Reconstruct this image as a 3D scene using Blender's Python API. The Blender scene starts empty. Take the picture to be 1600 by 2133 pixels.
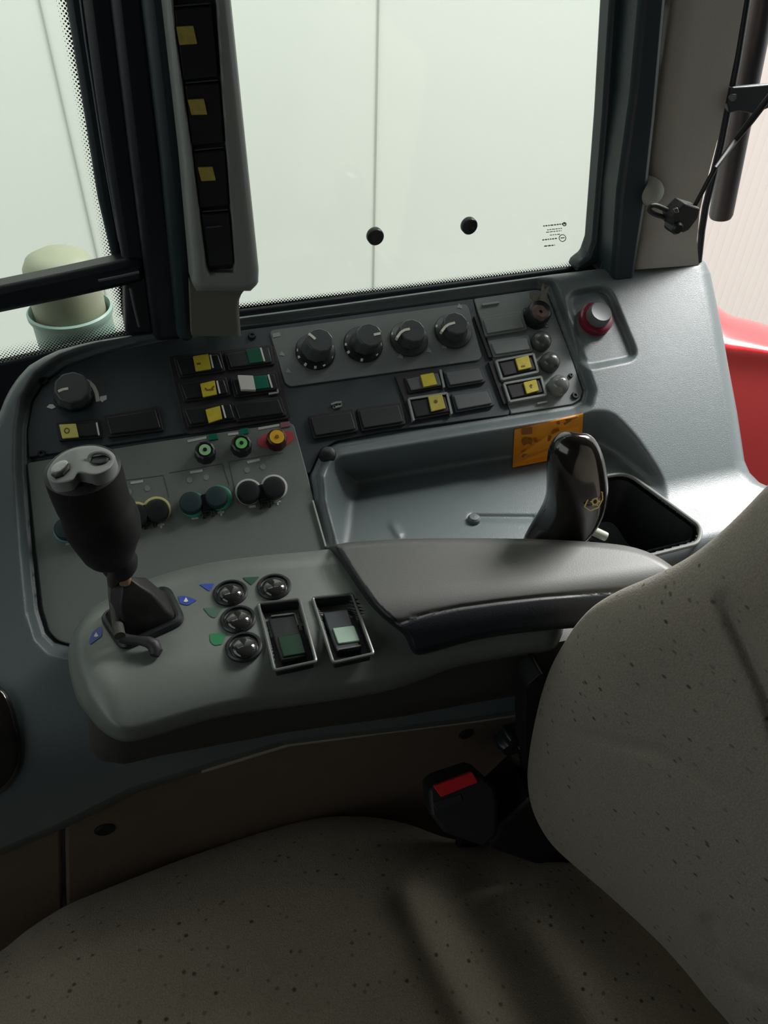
import bpy, bmesh, math, random
import numpy as np
from mathutils import Vector
random.seed(4)
sc = bpy.context.scene
COL = sc.collection

# ---------------------------------------------------------------- camera, light, exposure
FPX = 1650.0
def _basis(yaw, p, r):
    y, p, r = np.radians([yaw, p, r])
    f = np.array([np.sin(y)*np.cos(p), np.cos(y)*np.cos(p), -np.sin(p)])
    R = np.array([np.cos(y), -np.sin(y), 0.0]); U = np.cross(R, f)
    return R*np.cos(r)+U*np.sin(r), -R*np.sin(r)+U*np.cos(r), f
CR, CU, CF = _basis(20, 42, 2)
CC = np.array([0, 0, 1.2])
cd = bpy.data.cameras.new('camera'); cam = bpy.data.objects.new('camera', cd); COL.objects.link(cam)
from mathutils import Matrix
cam.matrix_world = Matrix(((CR[0], CU[0], -CF[0], CC[0]), (CR[1], CU[1], -CF[1], CC[1]), (CR[2], CU[2], -CF[2], CC[2]), (0, 0, 0, 1)))
cd.sensor_fit = 'VERTICAL'; cd.sensor_height = 24; cd.lens = 24*FPX/2133; cd.clip_start = .01
sc.camera = cam

wd = bpy.data.worlds.new('world'); sc.world = wd; wd.use_nodes = True
bg = wd.node_tree.nodes['Background']
bg.inputs[0].default_value = (.93, 1.0, .97, 1); bg.inputs[1].default_value = 0.86
def area(name, loc, aim, sx, sy, power, col=(1, 1, 1)):
    l = bpy.data.lights.new(name, 'AREA'); l.shape = 'RECTANGLE'; l.size = sx; l.size_y = sy; l.energy = power; l.color = col
    o = bpy.data.objects.new(name, l); COL.objects.link(o); o.location = loc
    o.rotation_euler = (Vector(aim)-Vector(loc)).to_track_quat('-Z', 'Y').to_euler(); return o
area('wall_fill_light', (0.6, 1.25, 3.4), (0.7, 2.2, 0.3), 4.0, .7, 53, (.98, 1, .95))  # unseen area lamp added to brighten the outer hall wall
rl_ = area('rear_hall_light', (1.7, 1.15, 2.1), (.45, .5, .8), .8, .8, 15, (1, 1, .97)); rl_.data.spread = math.radians(80)
sc.view_settings.view_transform = 'Standard'; sc.view_settings.look = 'None'
sc.view_settings.exposure = 0.55; sc.view_settings.gamma = 1.0

# ---------------------------------------------------------------- projection and mesh helpers
def ray(px, py):
    px = np.asarray(px, float); py = np.asarray(py, float)
    d = CF + np.multiply.outer((px-800)/FPX, CR) - np.multiply.outer((py-1066.5)/FPX, CU)
    return d/np.linalg.norm(d, axis=-1, keepdims=True)
class Plane:
    def __init__(s, o, n): s.o = np.array(o, float); s.n = np.array(n, float)/np.linalg.norm(n)
    def t(s, px, py, h=0.0): return ((s.o-CC) @ s.n + h)/(ray(px, py) @ s.n)
    def at(s, px, py, h=0.0): return CC + ray(px, py)*np.asarray(s.t(px, py, h))[..., None]
def W(px, py, t): return CC + ray(px, py)*np.asarray(t)[..., None]
def sm(x):
    x = np.clip(x, 0, 1); return x*x*(3-2*x)
def smax(a, b, k):
    h = np.clip(.5+.5*(a-b)/k, 0, 1); return b+(a-b)*h+k*h*(1-h)
def smin(a, b, k): return -smax(-a, -b, k)
def sdp(px, py, poly):
    px = np.asarray(px, float); py = np.asarray(py, float)
    d = np.full(px.shape, 1e18); ins = np.zeros(px.shape, bool); n = len(poly)
    for i in range(n):
        ax, ay = poly[i]; bx, by = poly[(i+1) % n]
        ex, ey = bx-ax, by-ay; wx, wy = px-ax, py-ay
        q = np.clip((wx*ex+wy*ey)/(ex*ex+ey*ey+1e-9), 0, 1)
        d = np.minimum(d, (wx-ex*q)**2+(wy-ey*q)**2)
        if abs(ey) > 1e-9:
            c = ((ay > py) != (by > py)) & (px < ex*(py-ay)/ey+ax)
            ins ^= c
    return np.where(ins, -1, 1)*np.sqrt(d)
def dline(px, py, pts):
    d = np.full(np.shape(px), 1e18)
    for (ax, ay), (bx, by) in zip(pts[:-1], pts[1:]):
        ex, ey = bx-ax, by-ay; wx, wy = px-ax, py-ay
        q = np.clip((wx*ex+wy*ey)/(ex*ex+ey*ey+1e-9), 0, 1)
        d = np.minimum(d, (wx-ex*q)**2+(wy-ey*q)**2)
    return np.sqrt(d)
def smooth_loop(pts, n=8, closed=True):
    pts = [np.array(p, float) for p in pts]; m = len(pts); out = []
    for i in range(m if closed else m-1):
        g = (lambda k: pts[k % m]) if closed else (lambda k: pts[min(max(k, 0), m-1)])
        p0, p1, p2, p3 = g(i-1), g(i), g(i+1), g(i+2)
        for k in range(n):
            t = k/n
            out.append(.5*((2*p1)+(-p0+p2)*t+(2*p0-5*p1+4*p2-p3)*t*t+(-p0+3*p1-3*p2+p3)*t**3))
    if not closed: out.append(pts[-1])
    return out
def round_poly(pts, r, n=5):
    """round the corners of a polygon (pixel or metre units)"""
    pts = [np.array(p, float) for p in pts]; m = len(pts); out = []
    for i in range(m):
        a, b, c = pts[i-1], pts[i], pts[(i+1) % m]
        u, v = a-b, c-b; lu, lv = np.linalg.norm(u), np.linalg.norm(v)
        q = min(r, lu*.45, lv*.45); p0, p1 = b+u/lu*q, b+v/lv*q
        for k in range(n+1):
            t = k/n; out.append((1-t)**2*p0+2*t*(1-t)*b+t*t*p1)
    return out
LOC = {}
def link(name, me, mat, parent, sharp=35, bevel=0, label=None, seg=2, sub=0):
    o = bpy.data.objects.new(name, me); COL.objects.link(o)
    if mat: me.materials.append(mat)
    if parent is not None:
        o.parent = parent
    for p in me.polygons: p.use_smooth = True
    me.set_sharp_from_angle(angle=math.radians(sharp))
    if bevel:
        b = o.modifiers.new('bevel', 'BEVEL'); b.width = bevel; b.segments = seg; b.limit_method = 'ANGLE'; b.angle_limit = math.radians(35)
        b.harden_normals = False
    if sub:
        s = o.modifiers.new('subdivision', 'SUBSURF'); s.levels = sub; s.render_levels = sub
    if label: o['label'] = label
    return o
def rootloc(parent):
    while parent is not None and parent.parent is not None: parent = parent.parent
    return np.array(parent.location) if parent is not None else None
def mesh(name, verts, faces, mat, parent=None, uvs=None, **kw):
    verts = np.array(verts, float)
    rl = rootloc(parent)
    own = rl is None
    if own:
        rl = np.array([verts[:, 0].mean(), verts[:, 1].mean(), verts[:, 2].min()])
    me = bpy.data.meshes.new(name); me.from_pydata((verts-rl).tolist(), [], faces)
    if uvs is not None:
        ul = me.uv_layers.new(name='UVMap')
        for l in me.loops: ul.data[l.index].uv = uvs[l.vertex_index]
    bm = bmesh.new(); bm.from_mesh(me)
    if uvs is None: bmesh.ops.remove_doubles(bm, verts=bm.verts, dist=1e-7)
    bmesh.ops.recalc_face_normals(bm, faces=bm.faces); bm.to_mesh(me); bm.free()
    o = link(name, me, mat, parent, **kw)
    if own: o.location = rl
    return o
class MB:
    """collects pieces of ONE part"""
    def __init__(s): s.v = []; s.f = []
    def add(s, v, f):
        k = len(s.v); s.v += [tuple(x) for x in v]; s.f += [tuple(i+k for i in q) for q in f]; return s
    def build(s, name, mat, parent=None, **kw): return mesh(name, s.v, s.f, mat, parent, **kw)
def prism_vf(top, down):
    """top: list of world points, down: vector"""
    n = len(top); top = [np.array(p) for p in top]; v = top+[p+down for p in top]
    f = [tuple(range(n)), tuple(range(2*n-1, n-1, -1))]+[(i, i+n, (i+1) % n+n, (i+1) % n) for i in range(n)]
    return v, f
def prism(name, poly, pl, h0, h1, mat, parent=None, r=0, bevel=0, **kw):
    if r: poly = round_poly(poly, r)
    top = [pl.at(x, y, h1) for x, y in poly]
    v, f = prism_vf(top, -pl.n*(h1-h0))
    return mesh(name, v, f, mat, parent, bevel=bevel, **kw)
def prism_m(mb, poly, pl, h0, h1, r=0):
    if r: poly = round_poly(poly, r)
    mb.add(*prism_vf([pl.at(x, y, h1) for x, y in poly], -pl.n*(h1-h0))); return mb
def axes(n):
    n = np.array(n, float)/np.linalg.norm(n); a = np.array([1.0, 0, 0]) if abs(n[0]) < .8 else np.array([0, 1.0, 0])
    u = a-n*(a@n); u /= np.linalg.norm(u); return u, np.cross(n, u), n
def lathe_vf(o, n, prof, seg=40, lobes=0, amp=0, sq=None):
    u, v, n = axes(n); V = []; F = []
    for r, h in prof:
        for k in range(seg):
            a = 2*math.pi*k/seg; rr = r*(1+amp*math.cos(lobes*a)) if lobes else r
            V.append(np.array(o)+u*rr*math.cos(a)+v*rr*math.sin(a)+n*h)
    m = len(prof)
    for i in range(m-1):
        for k in range(seg): F.append((i*seg+k, i*seg+(k+1) % seg, (i+1)*seg+(k+1) % seg, (i+1)*seg+k))
    F.append(tuple(range(seg-1, -1, -1))); F.append(tuple((m-1)*seg+k for k in range(seg)))
    return V, F
def lathe(name, px, py, pl, prof, mat, parent=None, hoff=None, seg=40, lobes=0, amp=0, **kw):
    """axis normal to plane; (px,py) is where the point at the greatest height shows"""
    hm = prof[-1][1] if hoff is None else hoff
    base = pl.at(px, py, hm)-pl.n*hm
    V, F = lathe_vf(base, pl.n, prof, seg, lobes, amp)
    return mesh(name, V, F, mat, parent, **kw)
def tube_vf(pts, rad, seg=12):
    pts = [np.array(p, float) for p in pts]; n = len(pts)
    if not hasattr(rad, '__len__'): rad = [rad]*n
    V = []; F = []; up = None
    for i in range(n):
        d = pts[min(i+1, n-1)]-pts[max(i-1, 0)]; d /= np.linalg.norm(d)
        if up is None: up = axes(d)[0]
        up = up-d*(up@d); up /= np.linalg.norm(up); w = np.cross(d, up)
        for k in range(seg):
            a = 2*math.pi*k/seg; V.append(pts[i]+(up*math.cos(a)+w*math.sin(a))*rad[i])
    for i in range(n-1):
        for k in range(seg): F.append((i*seg+k, i*seg+(k+1) % seg, (i+1)*seg+(k+1) % seg, (i+1)*seg+k))
    F.append(tuple(range(seg-1, -1, -1))); F.append(tuple((n-1)*seg+k for k in range(seg)))
    return V, F
def tube(name, pts, rad, mat, parent=None, seg=12, **kw):
    V, F = tube_vf(pts, rad, seg); return mesh(name, V, F, mat, parent, **kw)
def loop_tube_vf(pts, rad, seg=8):
    n = len(pts); V = []; F = []; pts = [np.array(p) for p in pts]; up = None
    nn = np.cross(pts[n//3]-pts[0], pts[2*n//3]-pts[0]); nn /= np.linalg.norm(nn)
    for i in range(n):
        d = pts[(i+1) % n]-pts[i-1]; d /= np.linalg.norm(d); w = np.cross(d, nn); w /= np.linalg.norm(w)
        for k in range(seg):
            a = 2*math.pi*k/seg; V.append(pts[i]+(nn*math.cos(a)+w*math.sin(a))*rad)
    for i in range(n):
        j = (i+1) % n
        for k in range(seg): F.append((i*seg+k, i*seg+(k+1) % seg, j*seg+(k+1) % seg, j*seg+k))
    return V, F
def grid_patch(name, PX, PY, T, back, mat, parent=None, **kw):
    """grid surface with an extruded rim and a closed back"""
    m, n = PX.shape; P = W(PX, PY, T).reshape(-1, 3); F = []
    for i in range(m-1):
        for j in range(n-1): F.append((i*n+j, i*n+j+1, (i+1)*n+j+1, (i+1)*n+j))
    b = [j for j in range(n)]+[i*n+n-1 for i in range(1, m)]+[(m-1)*n+j for j in range(n-2, -1, -1)]+[i*n for i in range(m-2, 0, -1)]
    k = len(P); Q = P[b]+np.array(back); L = len(b)
    for i in range(L): F.append((b[i], b[(i+1) % L], k+(i+1) % L, k+i))
    F.append(tuple(k+i for i in range(L)))
    return mesh(name, np.vstack([P, Q]), F, mat, parent, **kw)
def radial_patch(name, outline, c, rings, tf, back, mat, parent=None, pw=.6, **kw):
    o = np.array(outline, float); N = len(o); c = np.array(c, float)
    s = 1-(1-np.linspace(0, 1, rings+1)[1:])**(1/pw)
    PX = c[0]+np.outer(s, o[:, 0]-c[0]); PY = c[1]+np.outer(s, o[:, 1]-c[1])
    sd = sdp(PX, PY, outline); sd[-1] = 0
    T = tf(PX, PY, -sd); T0 = tf(np.array([c[0]]), np.array([c[1]]), -sdp(np.array([c[0]]), np.array([c[1]]), outline))
    P = [W(c[0], c[1], T0[0])]+list(W(PX, PY, T).reshape(-1, 3)); F = []
    for k in range(N): F.append((0, 1+k, 1+(k+1) % N))
    for i in range(rings-1):
        for k in range(N): F.append((1+i*N+k, 1+(i+1)*N+k, 1+(i+1)*N+(k+1) % N, 1+i*N+(k+1) % N))
    b = [1+(rings-1)*N+k for k in range(N)]; K = len(P)
    bk = np.array(back)
    P += [P[i]+bk for i in b]
    for i in range(N): F.append((b[i], K+i, K+(i+1) % N, b[(i+1) % N]))
    F.append(tuple(K+i for i in range(N)))
    return mesh(name, P, F, mat, parent, **kw)
def edge_round(d, Rp, Rm):
    """depth added near an outline: d px inside, Rp px radius, Rm metres"""
    u = np.clip(1-d/Rp, 0, 1); return Rm*(1-np.sqrt(np.clip(1-u*u, 0, 1)))

def thing(name, loc, label, cat, group=None, kind=None):
    o = bpy.data.objects.new(name, None); COL.objects.link(o); o.location = tuple(float(x) for x in loc); o.empty_display_size = .02
    return tag(o, label, cat, group, kind)
def tag(o, label=None, cat=None, group=None, kind=None):
    if label: o['label'] = label
    if cat: o['category'] = cat
    if group: o['group'] = group
    if kind: o['kind'] = kind
    return o

# ---------------------------------------------------------------- materials
def M(name, col, rough=.5, metal=0, bump=0, bscale=900, spec=.5, coat=0, var=0, vscale=40, emit=0):
    m = bpy.data.materials.new(name); m.use_nodes = True; nt = m.node_tree; b = nt.nodes['Principled BSDF']
    b.inputs['Base Color'].default_value = (*col, 1); b.inputs['Roughness'].default_value = rough; b.inputs['Metallic'].default_value = metal
    b.inputs['Specular IOR Level'].default_value = spec; b.inputs['Coat Weight'].default_value = coat; b.inputs['Coat Roughness'].default_value = .08
    if bump or var:
        tc = nt.nodes.new('ShaderNodeTexCoord')
    if bump:
        nz = nt.nodes.new('ShaderNodeTexNoise'); nz.inputs['Scale'].default_value = bscale; nz.inputs['Detail'].default_value = 2
        nt.links.new(tc.outputs['Object'], nz.inputs['Vector'])
        bp = nt.nodes.new('ShaderNodeBump'); bp.inputs['Strength'].default_value = bump; bp.inputs['Distance'].default_value = .0006
        nt.links.new(nz.outputs[0], bp.inputs['Height']); nt.links.new(bp.outputs[0], b.inputs['Normal'])
    if var:
        n2 = nt.nodes.new('ShaderNodeTexNoise'); n2.inputs['Scale'].default_value = vscale; n2.inputs['Detail'].default_value = 4
        nt.links.new(tc.outputs['Object'], n2.inputs['Vector'])
        mx = nt.nodes.new('ShaderNodeMix'); mx.data_type = 'RGBA'; mx.inputs[6].default_value = (*[c*(1-var) for c in col], 1); mx.inputs[7].default_value = (*[min(1, c*(1+var)) for c in col], 1)
        nt.links.new(n2.outputs[0], mx.inputs[0]); nt.links.new(mx.outputs[2], b.inputs['Base Color'])
    return m
def fabric(name, c1, c2, sc_=1.0, stretch=(1, 1, 1)):
    m = bpy.data.materials.new(name); m.use_nodes = True; nt = m.node_tree; N = nt.nodes; L = nt.links; b = N['Principled BSDF']
    tc = N.new('ShaderNodeTexCoord'); mp = N.new('ShaderNodeMapping'); mp.inputs['Scale'].default_value = stretch; L.new(tc.outputs['Object'], mp.inputs[0])
    n1 = N.new('ShaderNodeTexNoise'); n1.inputs['Scale'].default_value = 800*sc_; n1.inputs['Detail'].default_value = 3; L.new(mp.outputs[0], n1.inputs[0])
    r1 = N.new('ShaderNodeMix'); r1.data_type = 'RGBA'; r1.inputs[6].default_value = (*c1, 1); r1.inputs[7].default_value = (*c2, 1); 
    cr0 = N.new('ShaderNodeMapRange'); cr0.inputs[1].default_value = .2; cr0.inputs[2].default_value = .8; L.new(n1.outputs[0], cr0.inputs[0]); L.new(cr0.outputs[0], r1.inputs[0])
    vo = N.new('ShaderNodeTexVoronoi'); vo.inputs['Scale'].default_value = 105*sc_; vo.inputs['Randomness'].default_value = .9
    m2 = N.new('ShaderNodeMapping'); m2.inputs['Scale'].default_value = (1, 1.1, 1.6); m2.inputs['Rotation'].default_value = (0, 0, .5); L.new(tc.outputs['Object'], m2.inputs[0]); L.new(m2.outputs[0], vo.inputs[0])
    sep = N.new('ShaderNodeSeparateColor'); L.new(vo.outputs['Color'], sep.inputs[0])
    mr = N.new('ShaderNodeMapRange'); mr.inputs[1].default_value = .24; mr.inputs[2].default_value = .12; L.new(vo.outputs['Distance'], mr.inputs[0])
    gt = N.new('ShaderNodeMapRange'); gt.inputs[1].default_value = .2; gt.inputs[2].default_value = .7; gt.inputs[3].default_value = 0; gt.inputs[4].default_value = 1; L.new(sep.outputs[0], gt.inputs[0])
    mu = N.new('ShaderNodeMath'); mu.operation = 'MULTIPLY'; L.new(mr.outputs[0], mu.inputs[0]); L.new(gt.outputs[0], mu.inputs[1])
    n3 = N.new('ShaderNodeTexNoise'); n3.inputs['Scale'].default_value = 14*sc_; L.new(tc.outputs['Object'], n3.inputs[0])
    mr3 = N.new('ShaderNodeMapRange'); mr3.inputs[1].default_value = .36; mr3.inputs[2].default_value = .52; L.new(n3.outputs[0], mr3.inputs[0])
    mu2 = N.new('ShaderNodeMath'); mu2.operation = 'MULTIPLY'; L.new(mu.outputs[0], mu2.inputs[0]); L.new(mr3.outputs[0], mu2.inputs[1])
    r2 = N.new('ShaderNodeMix'); r2.data_type = 'RGBA'; r2.inputs[7].default_value = (*[c*.35 for c in c1], 1)
    L.new(mu2.outputs[0], r2.inputs[0]); L.new(r1.outputs[2], r2.inputs[6]); L.new(r2.outputs[2], b.inputs['Base Color'])
    b.inputs['Roughness'].default_value = .95; b.inputs['Specular IOR Level'].default_value = .15; b.inputs['Sheen Weight'].default_value = .15
    bp = N.new('ShaderNodeBump'); bp.inputs['Strength'].default_value = .5; bp.inputs['Distance'].default_value = .001; L.new(n1.outputs[0], bp.inputs['Height']); L.new(bp.outputs[0], b.inputs['Normal'])
    return m
def glassmat(name, tint=(1, 1, 1)):
    m = bpy.data.materials.new(name); m.use_nodes = True; nt = m.node_tree; N = nt.nodes; L = nt.links; N.remove(N['Principled BSDF'])
    out = N['Material Output']; tr = N.new('ShaderNodeBsdfTransparent'); tr.inputs[0].default_value = (*tint, 1); gl = N.new('ShaderNodeBsdfGlossy'); gl.inputs['Roughness'].default_value = .03
    fr = N.new('ShaderNodeFresnel'); fr.inputs[0].default_value = 1.45; mu = N.new('ShaderNodeMath'); mu.operation = 'MULTIPLY'; mu.inputs[1].default_value = .8; L.new(fr.outputs[0], mu.inputs[0])
    mx = N.new('ShaderNodeMixShader'); L.new(mu.outputs[0], mx.inputs[0]); L.new(tr.outputs[0], mx.inputs[1]); L.new(gl.outputs[0], mx.inputs[2]); L.new(mx.outputs[0], out.inputs[0])
    return m
def fritmat():
    """black ceramic dots; UV: u along in metres, v metres from clear edge divided by width"""
    m = bpy.data.materials.new('ceramic_dot_print'); m.use_nodes = True; nt = m.node_tree; N = nt.nodes; L = nt.links; b = N['Principled BSDF']
    b.inputs['Base Color'].default_value = (.008, .009, .01, 1); b.inputs['Roughness'].default_value = .4
    tc = N.new('ShaderNodeTexCoord'); sp = N.new('ShaderNodeSeparateXYZ'); L.new(tc.outputs['Object'], sp.inputs[0])
    uv = N.new('ShaderNodeSeparateXYZ'); L.new(tc.outputs['UV'], uv.inputs[0])
    def ma(op, a, b_=None):
        n = N.new('ShaderNodeMath'); n.operation = op
        for i, q in enumerate((a, b_)):
            if q is None: continue
            if isinstance(q, (int, float)): n.inputs[i].default_value = q
            else: L.new(q, n.inputs[i])
        return n.outputs[0]
    pitch = .0030
    p = ma('MULTIPLY', ma('ADD', sp.outputs[0], sp.outputs[2]), 1/pitch); q = ma('MULTIPLY', ma('SUBTRACT', sp.outputs[0], sp.outputs[2]), 1/pitch)
    fp = ma('SUBTRACT', ma('FRACT', p), .5); fq = ma('SUBTRACT', ma('FRACT', q), .5)
    d = ma('SQRT', ma('ADD', ma('MULTIPLY', fp, fp), ma('MULTIPLY', fq, fq)))
    r = ma('MULTIPLY', uv.outputs[1], .74)
    a = ma('LESS_THAN', d, r); L.new(a, b.inputs['Alpha'])
    return m

PLAST = M('blue_grey_plastic', (.112, .134, .140), .36, bump=.35, bscale=1400)
PLATE = M('dark_plate_plastic', (.034, .043, .052), .45, bump=.25, bscale=1600)
PLATE_LIT = M('lit_plate_plastic', (.17, .19, .19), .45, bump=.2, bscale=1600)  # light on the switch plate's right end, put into a paler colour
VALVE = M('grey_green_plate_plastic', (.155, .172, .160), .5, bump=.25, bscale=1600)
BLACK = M('black_plastic', (.012, .013, .015), .38)
BLKM = M('black_matte_plastic', (.010, .010, .011), .6)
SOFTB = M('soft_black_rubber', (.022, .022, .024), .55, bump=.2)
KNOB = M('knob_grey_plastic', (.060, .068, .070), .35)
WHITE = M('white_print', (.72, .72, .68), .6)
DIM = M('dim_grey_print', (.30, .31, .30), .6)
YEL = M('yellow_label_plastic', (.62, .50, .035), .5, var=.25, vscale=180)
YEL2 = M('pale_yellow_plastic', (.70, .64, .16), .5, var=.1, vscale=180)
GRN = M('dark_green_lens', (.01, .10, .055), .3)
GRN2 = M('teal_green_lens', (.01, .15, .10), .3)
PGRN = M('pale_green_dial', (.35, .62, .33), .5)
RED = M('red_print', (.52, .06, .07), .5)
REDB = M('red_button_plastic', (.65, .02, .03), .35)
DRED = M('dark_red_plastic', (.16, .012, .03), .3)
YDIAL = M('amber_dial', (.80, .45, .02), .45)
BLUE = M('blue_print', (.03, .07, .36), .45)
PGREY = M('pod_grey_plastic', (.15, .165, .152), .32, bump=.15, bscale=1500)
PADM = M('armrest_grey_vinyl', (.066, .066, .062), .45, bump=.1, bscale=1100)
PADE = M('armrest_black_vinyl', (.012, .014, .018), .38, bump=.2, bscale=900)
SHR = M('brown_grey_plastic', (.045, .043, .038), .6, bump=.2)
ORANGE = M('orange_sticker', (.80, .30, .012), .5, var=.06, vscale=60)
BROWNP = M('brown_sticker_print', (.28, .10, .01), .6)
GLOSSB = M('gloss_black_plastic', (.012, .010, .009), .14, coat=.6)
CAP = M('grey_rubber_cap', (.06, .065, .062), .25, var=.5, vscale=220)
CHR = M('worn_steel', (.45, .45, .44), .25, metal=.9)
BRASS = M('brass_ring', (.55, .33, .20), .4, metal=.5)
DIRT = M('dry_brown_dirt', (.11, .07, .055), .9, bump=.8, bscale=500, var=.5, vscale=200)
LEAF = M('dry_leaf', (.16, .15, .12), .8)
SEAT = fabric('seat_cushion_fabric', (.27, .225, .168), (.42, .355, .27))
BACK = fabric('backrest_fabric', (.205, .178, .146), (.315, .278, .232))
SEATB = M('seat_black_plastic', (.008, .008, .009), .6)
TRIMW = M('brown_wall_trim', (.17, .125, .095), .7, bump=.4, bscale=500, var=.15, vscale=20)
DARKMET = M('black_painted_frame', (.010, .012, .018), .42)
SEAL = M('rubber_window_seal', (.018, .030, .036), .42, bump=.1)
TRIML = M('beige_grey_trim', (.40, .37, .33), .55, bump=.3, bscale=900)
STRIPF = M('switch_strip_frame', (.23, .24, .225), .42, bump=.2, bscale=900)
HALLW = M('white_hall_panel', (.90, .905, .85), .6)
PINKW = M('cream_corrugated_panel', (.93, .80, .76), .6)
SEAM = M('panel_joint', (.48, .50, .46), .8)
FEND = M('red_fender_paint', (.62, .045, .055), .22, coat=.5)
VESSELB = M('pale_green_plastic', (.17, .25, .215), .45)
VESSELC = M('olive_white_cap', (.20, .21, .145), .5)
CONC = M('grey_concrete', (.35, .35, .33), .8, var=.2, vscale=3)
GLASS = glassmat('cab_glass', (.96, .985, .97))
FRIT = fritmat()
ROOFM = M('dark_headliner', (.05, .05, .05), .9)

# ---------------------------------------------------------------- reference planes
A31 = math.radians(31)
P = Plane(CC+.72*ray(750, 800), (0, -math.sin(A31), math.cos(A31)))      # switch panel, tilted 31 degrees
ZQ, ZPAD, ZL = .780, .793, .735
Q = Plane((0, 0, ZQ), (0, 0, 1)); LED = Plane((0, 0, ZL), (0, 0, 1))
WIN = Plane((0, .665, 0), (0, -1, 0))

# ================================================================ SETTING
def box(name, a, b, mat, parent=None, bevel=0, **kw):
    x0, y0, z0 = a; x1, y1, z1 = b
    v = [(x, y, z) for z in (z0, z1) for y in (y0, y1) for x in (x0, x1)]
    f = [(0, 1, 3, 2), (4, 6, 7, 5), (0, 4, 5, 1), (2, 3, 7, 6), (0, 2, 6, 4), (1, 5, 7, 3)]
    return mesh(name, v, f, mat, parent, bevel=bevel, **kw)
S = 'structure'
tag(box('floor', (-1.2, -.9, -.05), (1.2, .70, 0), BLKM), kind=S)
tag(box('floor', (-6, -4, -1.25), (8, 6, -1.2), CONC), kind=S)
tag(box('ceiling', (-1.0, -.9, 1.62), (1.1, .72, 1.68), ROOFM), kind=S)
tag(box('wall_left', (-1.0, -.95, 0), (1.1, -.88, 1.62), ROOFM), kind=S)
tag(box('wall_front', (-1.02, -.88, 0), (-.97, .70, 1.0), ROOFM), kind=S)
tag(box('wall_back', (1.04, -.88, 0), (1.10, .30, 1.62), ROOFM), kind=S)
# outer hall wall, two flat panels and the joints between them, cream ribbed part to the right
tag(box('wall_hall', (-5, 2.2, -1.2), (1.55, 2.3, 4.5), HALLW), kind=S)
YH = Plane((0, 2.2, 0), (0, -1, 0))
for pts in ([(800, -60), (784, 290), (768, 605)], [(132, -60), (175, 530), (190, 700)]):
    a, b = YH.at(*pts[0]), YH.at(*pts[-1]); xm = (a[0]+b[0])/2
    tag(box('trim_%d' % (1 if pts[0][0] > 500 else 2), (xm-.0022, 2.196, -1.2), (xm+.0022, 2.2, 4.5), SEAM), kind=S)
mb = MB(); x = 1.55
while x < 6:
    mb.add(*prism_vf([(x, 2.2, 4.5), (x+.030, 2.2, 4.5), (x+.032, 2.2012, 4.5), (x+.036, 2.2012, 4.5), (x+.036, 2.3, 4.5), (x, 2.3, 4.5)], np.array([0, 0, -5.7]))); x += .036
tag(mb.build('wall_hall_ribbed', PINKW), kind=S)

# cab side wall below the console (brown trim), with its vertical joint
SW = Plane((0, .375, 0), (0, -1, 0))
ja, jb = SW.at(131, 1700), SW.at(135, 1900); jk = (ja[0]-jb[0])/(ja[2]-jb[2])
def jx(z): return ja[0]+jk*(z-ja[2])
for q in ([(jx(.66)+.0015, .66), (1.0, .66), (1.0, .30), (1.0, 0), (jx(.30)+.0015, 0), (jx(.30)+.0015, .30)], [(jx(.66)-.0015, .66), (-.95, .66), (-.95, 0), (jx(.30)-.0015, 0), (jx(.30)-.0015, .30)]):
    v, f = prism_vf([(x, .375, z) for x, z in q], np.array([0, .035, 0])); tag(mesh('wall_right', v, f, TRIMW, bevel=.003), kind=S)
tag(box('trim_20', (-.97, .60, 0), (-.13, .66, .79), DARKMET, bevel=.004), kind=S)
for (px, py, r) in ((218, 1727, .0085), (970, 1528, .0075)):
    c = Plane((0, .375, 0), (0, -1, 0)).at(px, py)
    V, F = lathe_vf(c, (0, -1, 0), [(r, -.003), (r, .001), (r*.75, .0025), (r*.55, .0018), (0.0005, .0018)], 24)
    o = mesh('trim_screw', V, F, BLKM, bevel=0); tag(o, 'dark recessed screw in the brown side trim, near the vertical joint' if px < 500 else 'dark recessed screw in the brown side trim, below the armrest', 'screw')

lipc = [Plane((0, .368, .62), (0, -1, .18)).at(x, y) for x, y in ((420, 1606), (600, 1549), (740, 1530), (840, 1517), (1000, 1497), (1095, 1482))]
tag(tube('trim_18', lipc, [.002, .0026, .003, .003, .0032, .0034], M('tan_edge_highlight', (.34, .30, .24), .6)), kind=S)  # pale tan tube paints the highlight along the trim's top edge
# ---- windows
win = thing('window_1', (.25, .665, .85), None, None, kind=S)
def quadwin(name, x0, x1, z0, z1, parent, mat=GLASS, y=.668, th=.004):
    return box(name, (x0, y, z0), (x1, y+th, z1), mat, parent)
quadwin('glass_pane', .07, .47, .815, 1.62, win)
win2 = thing('window_2', (-.3, .665, .80), None, None, kind=S)
quadwin('glass_pane', -1.0, .0, .76, 1.62, win2)
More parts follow.
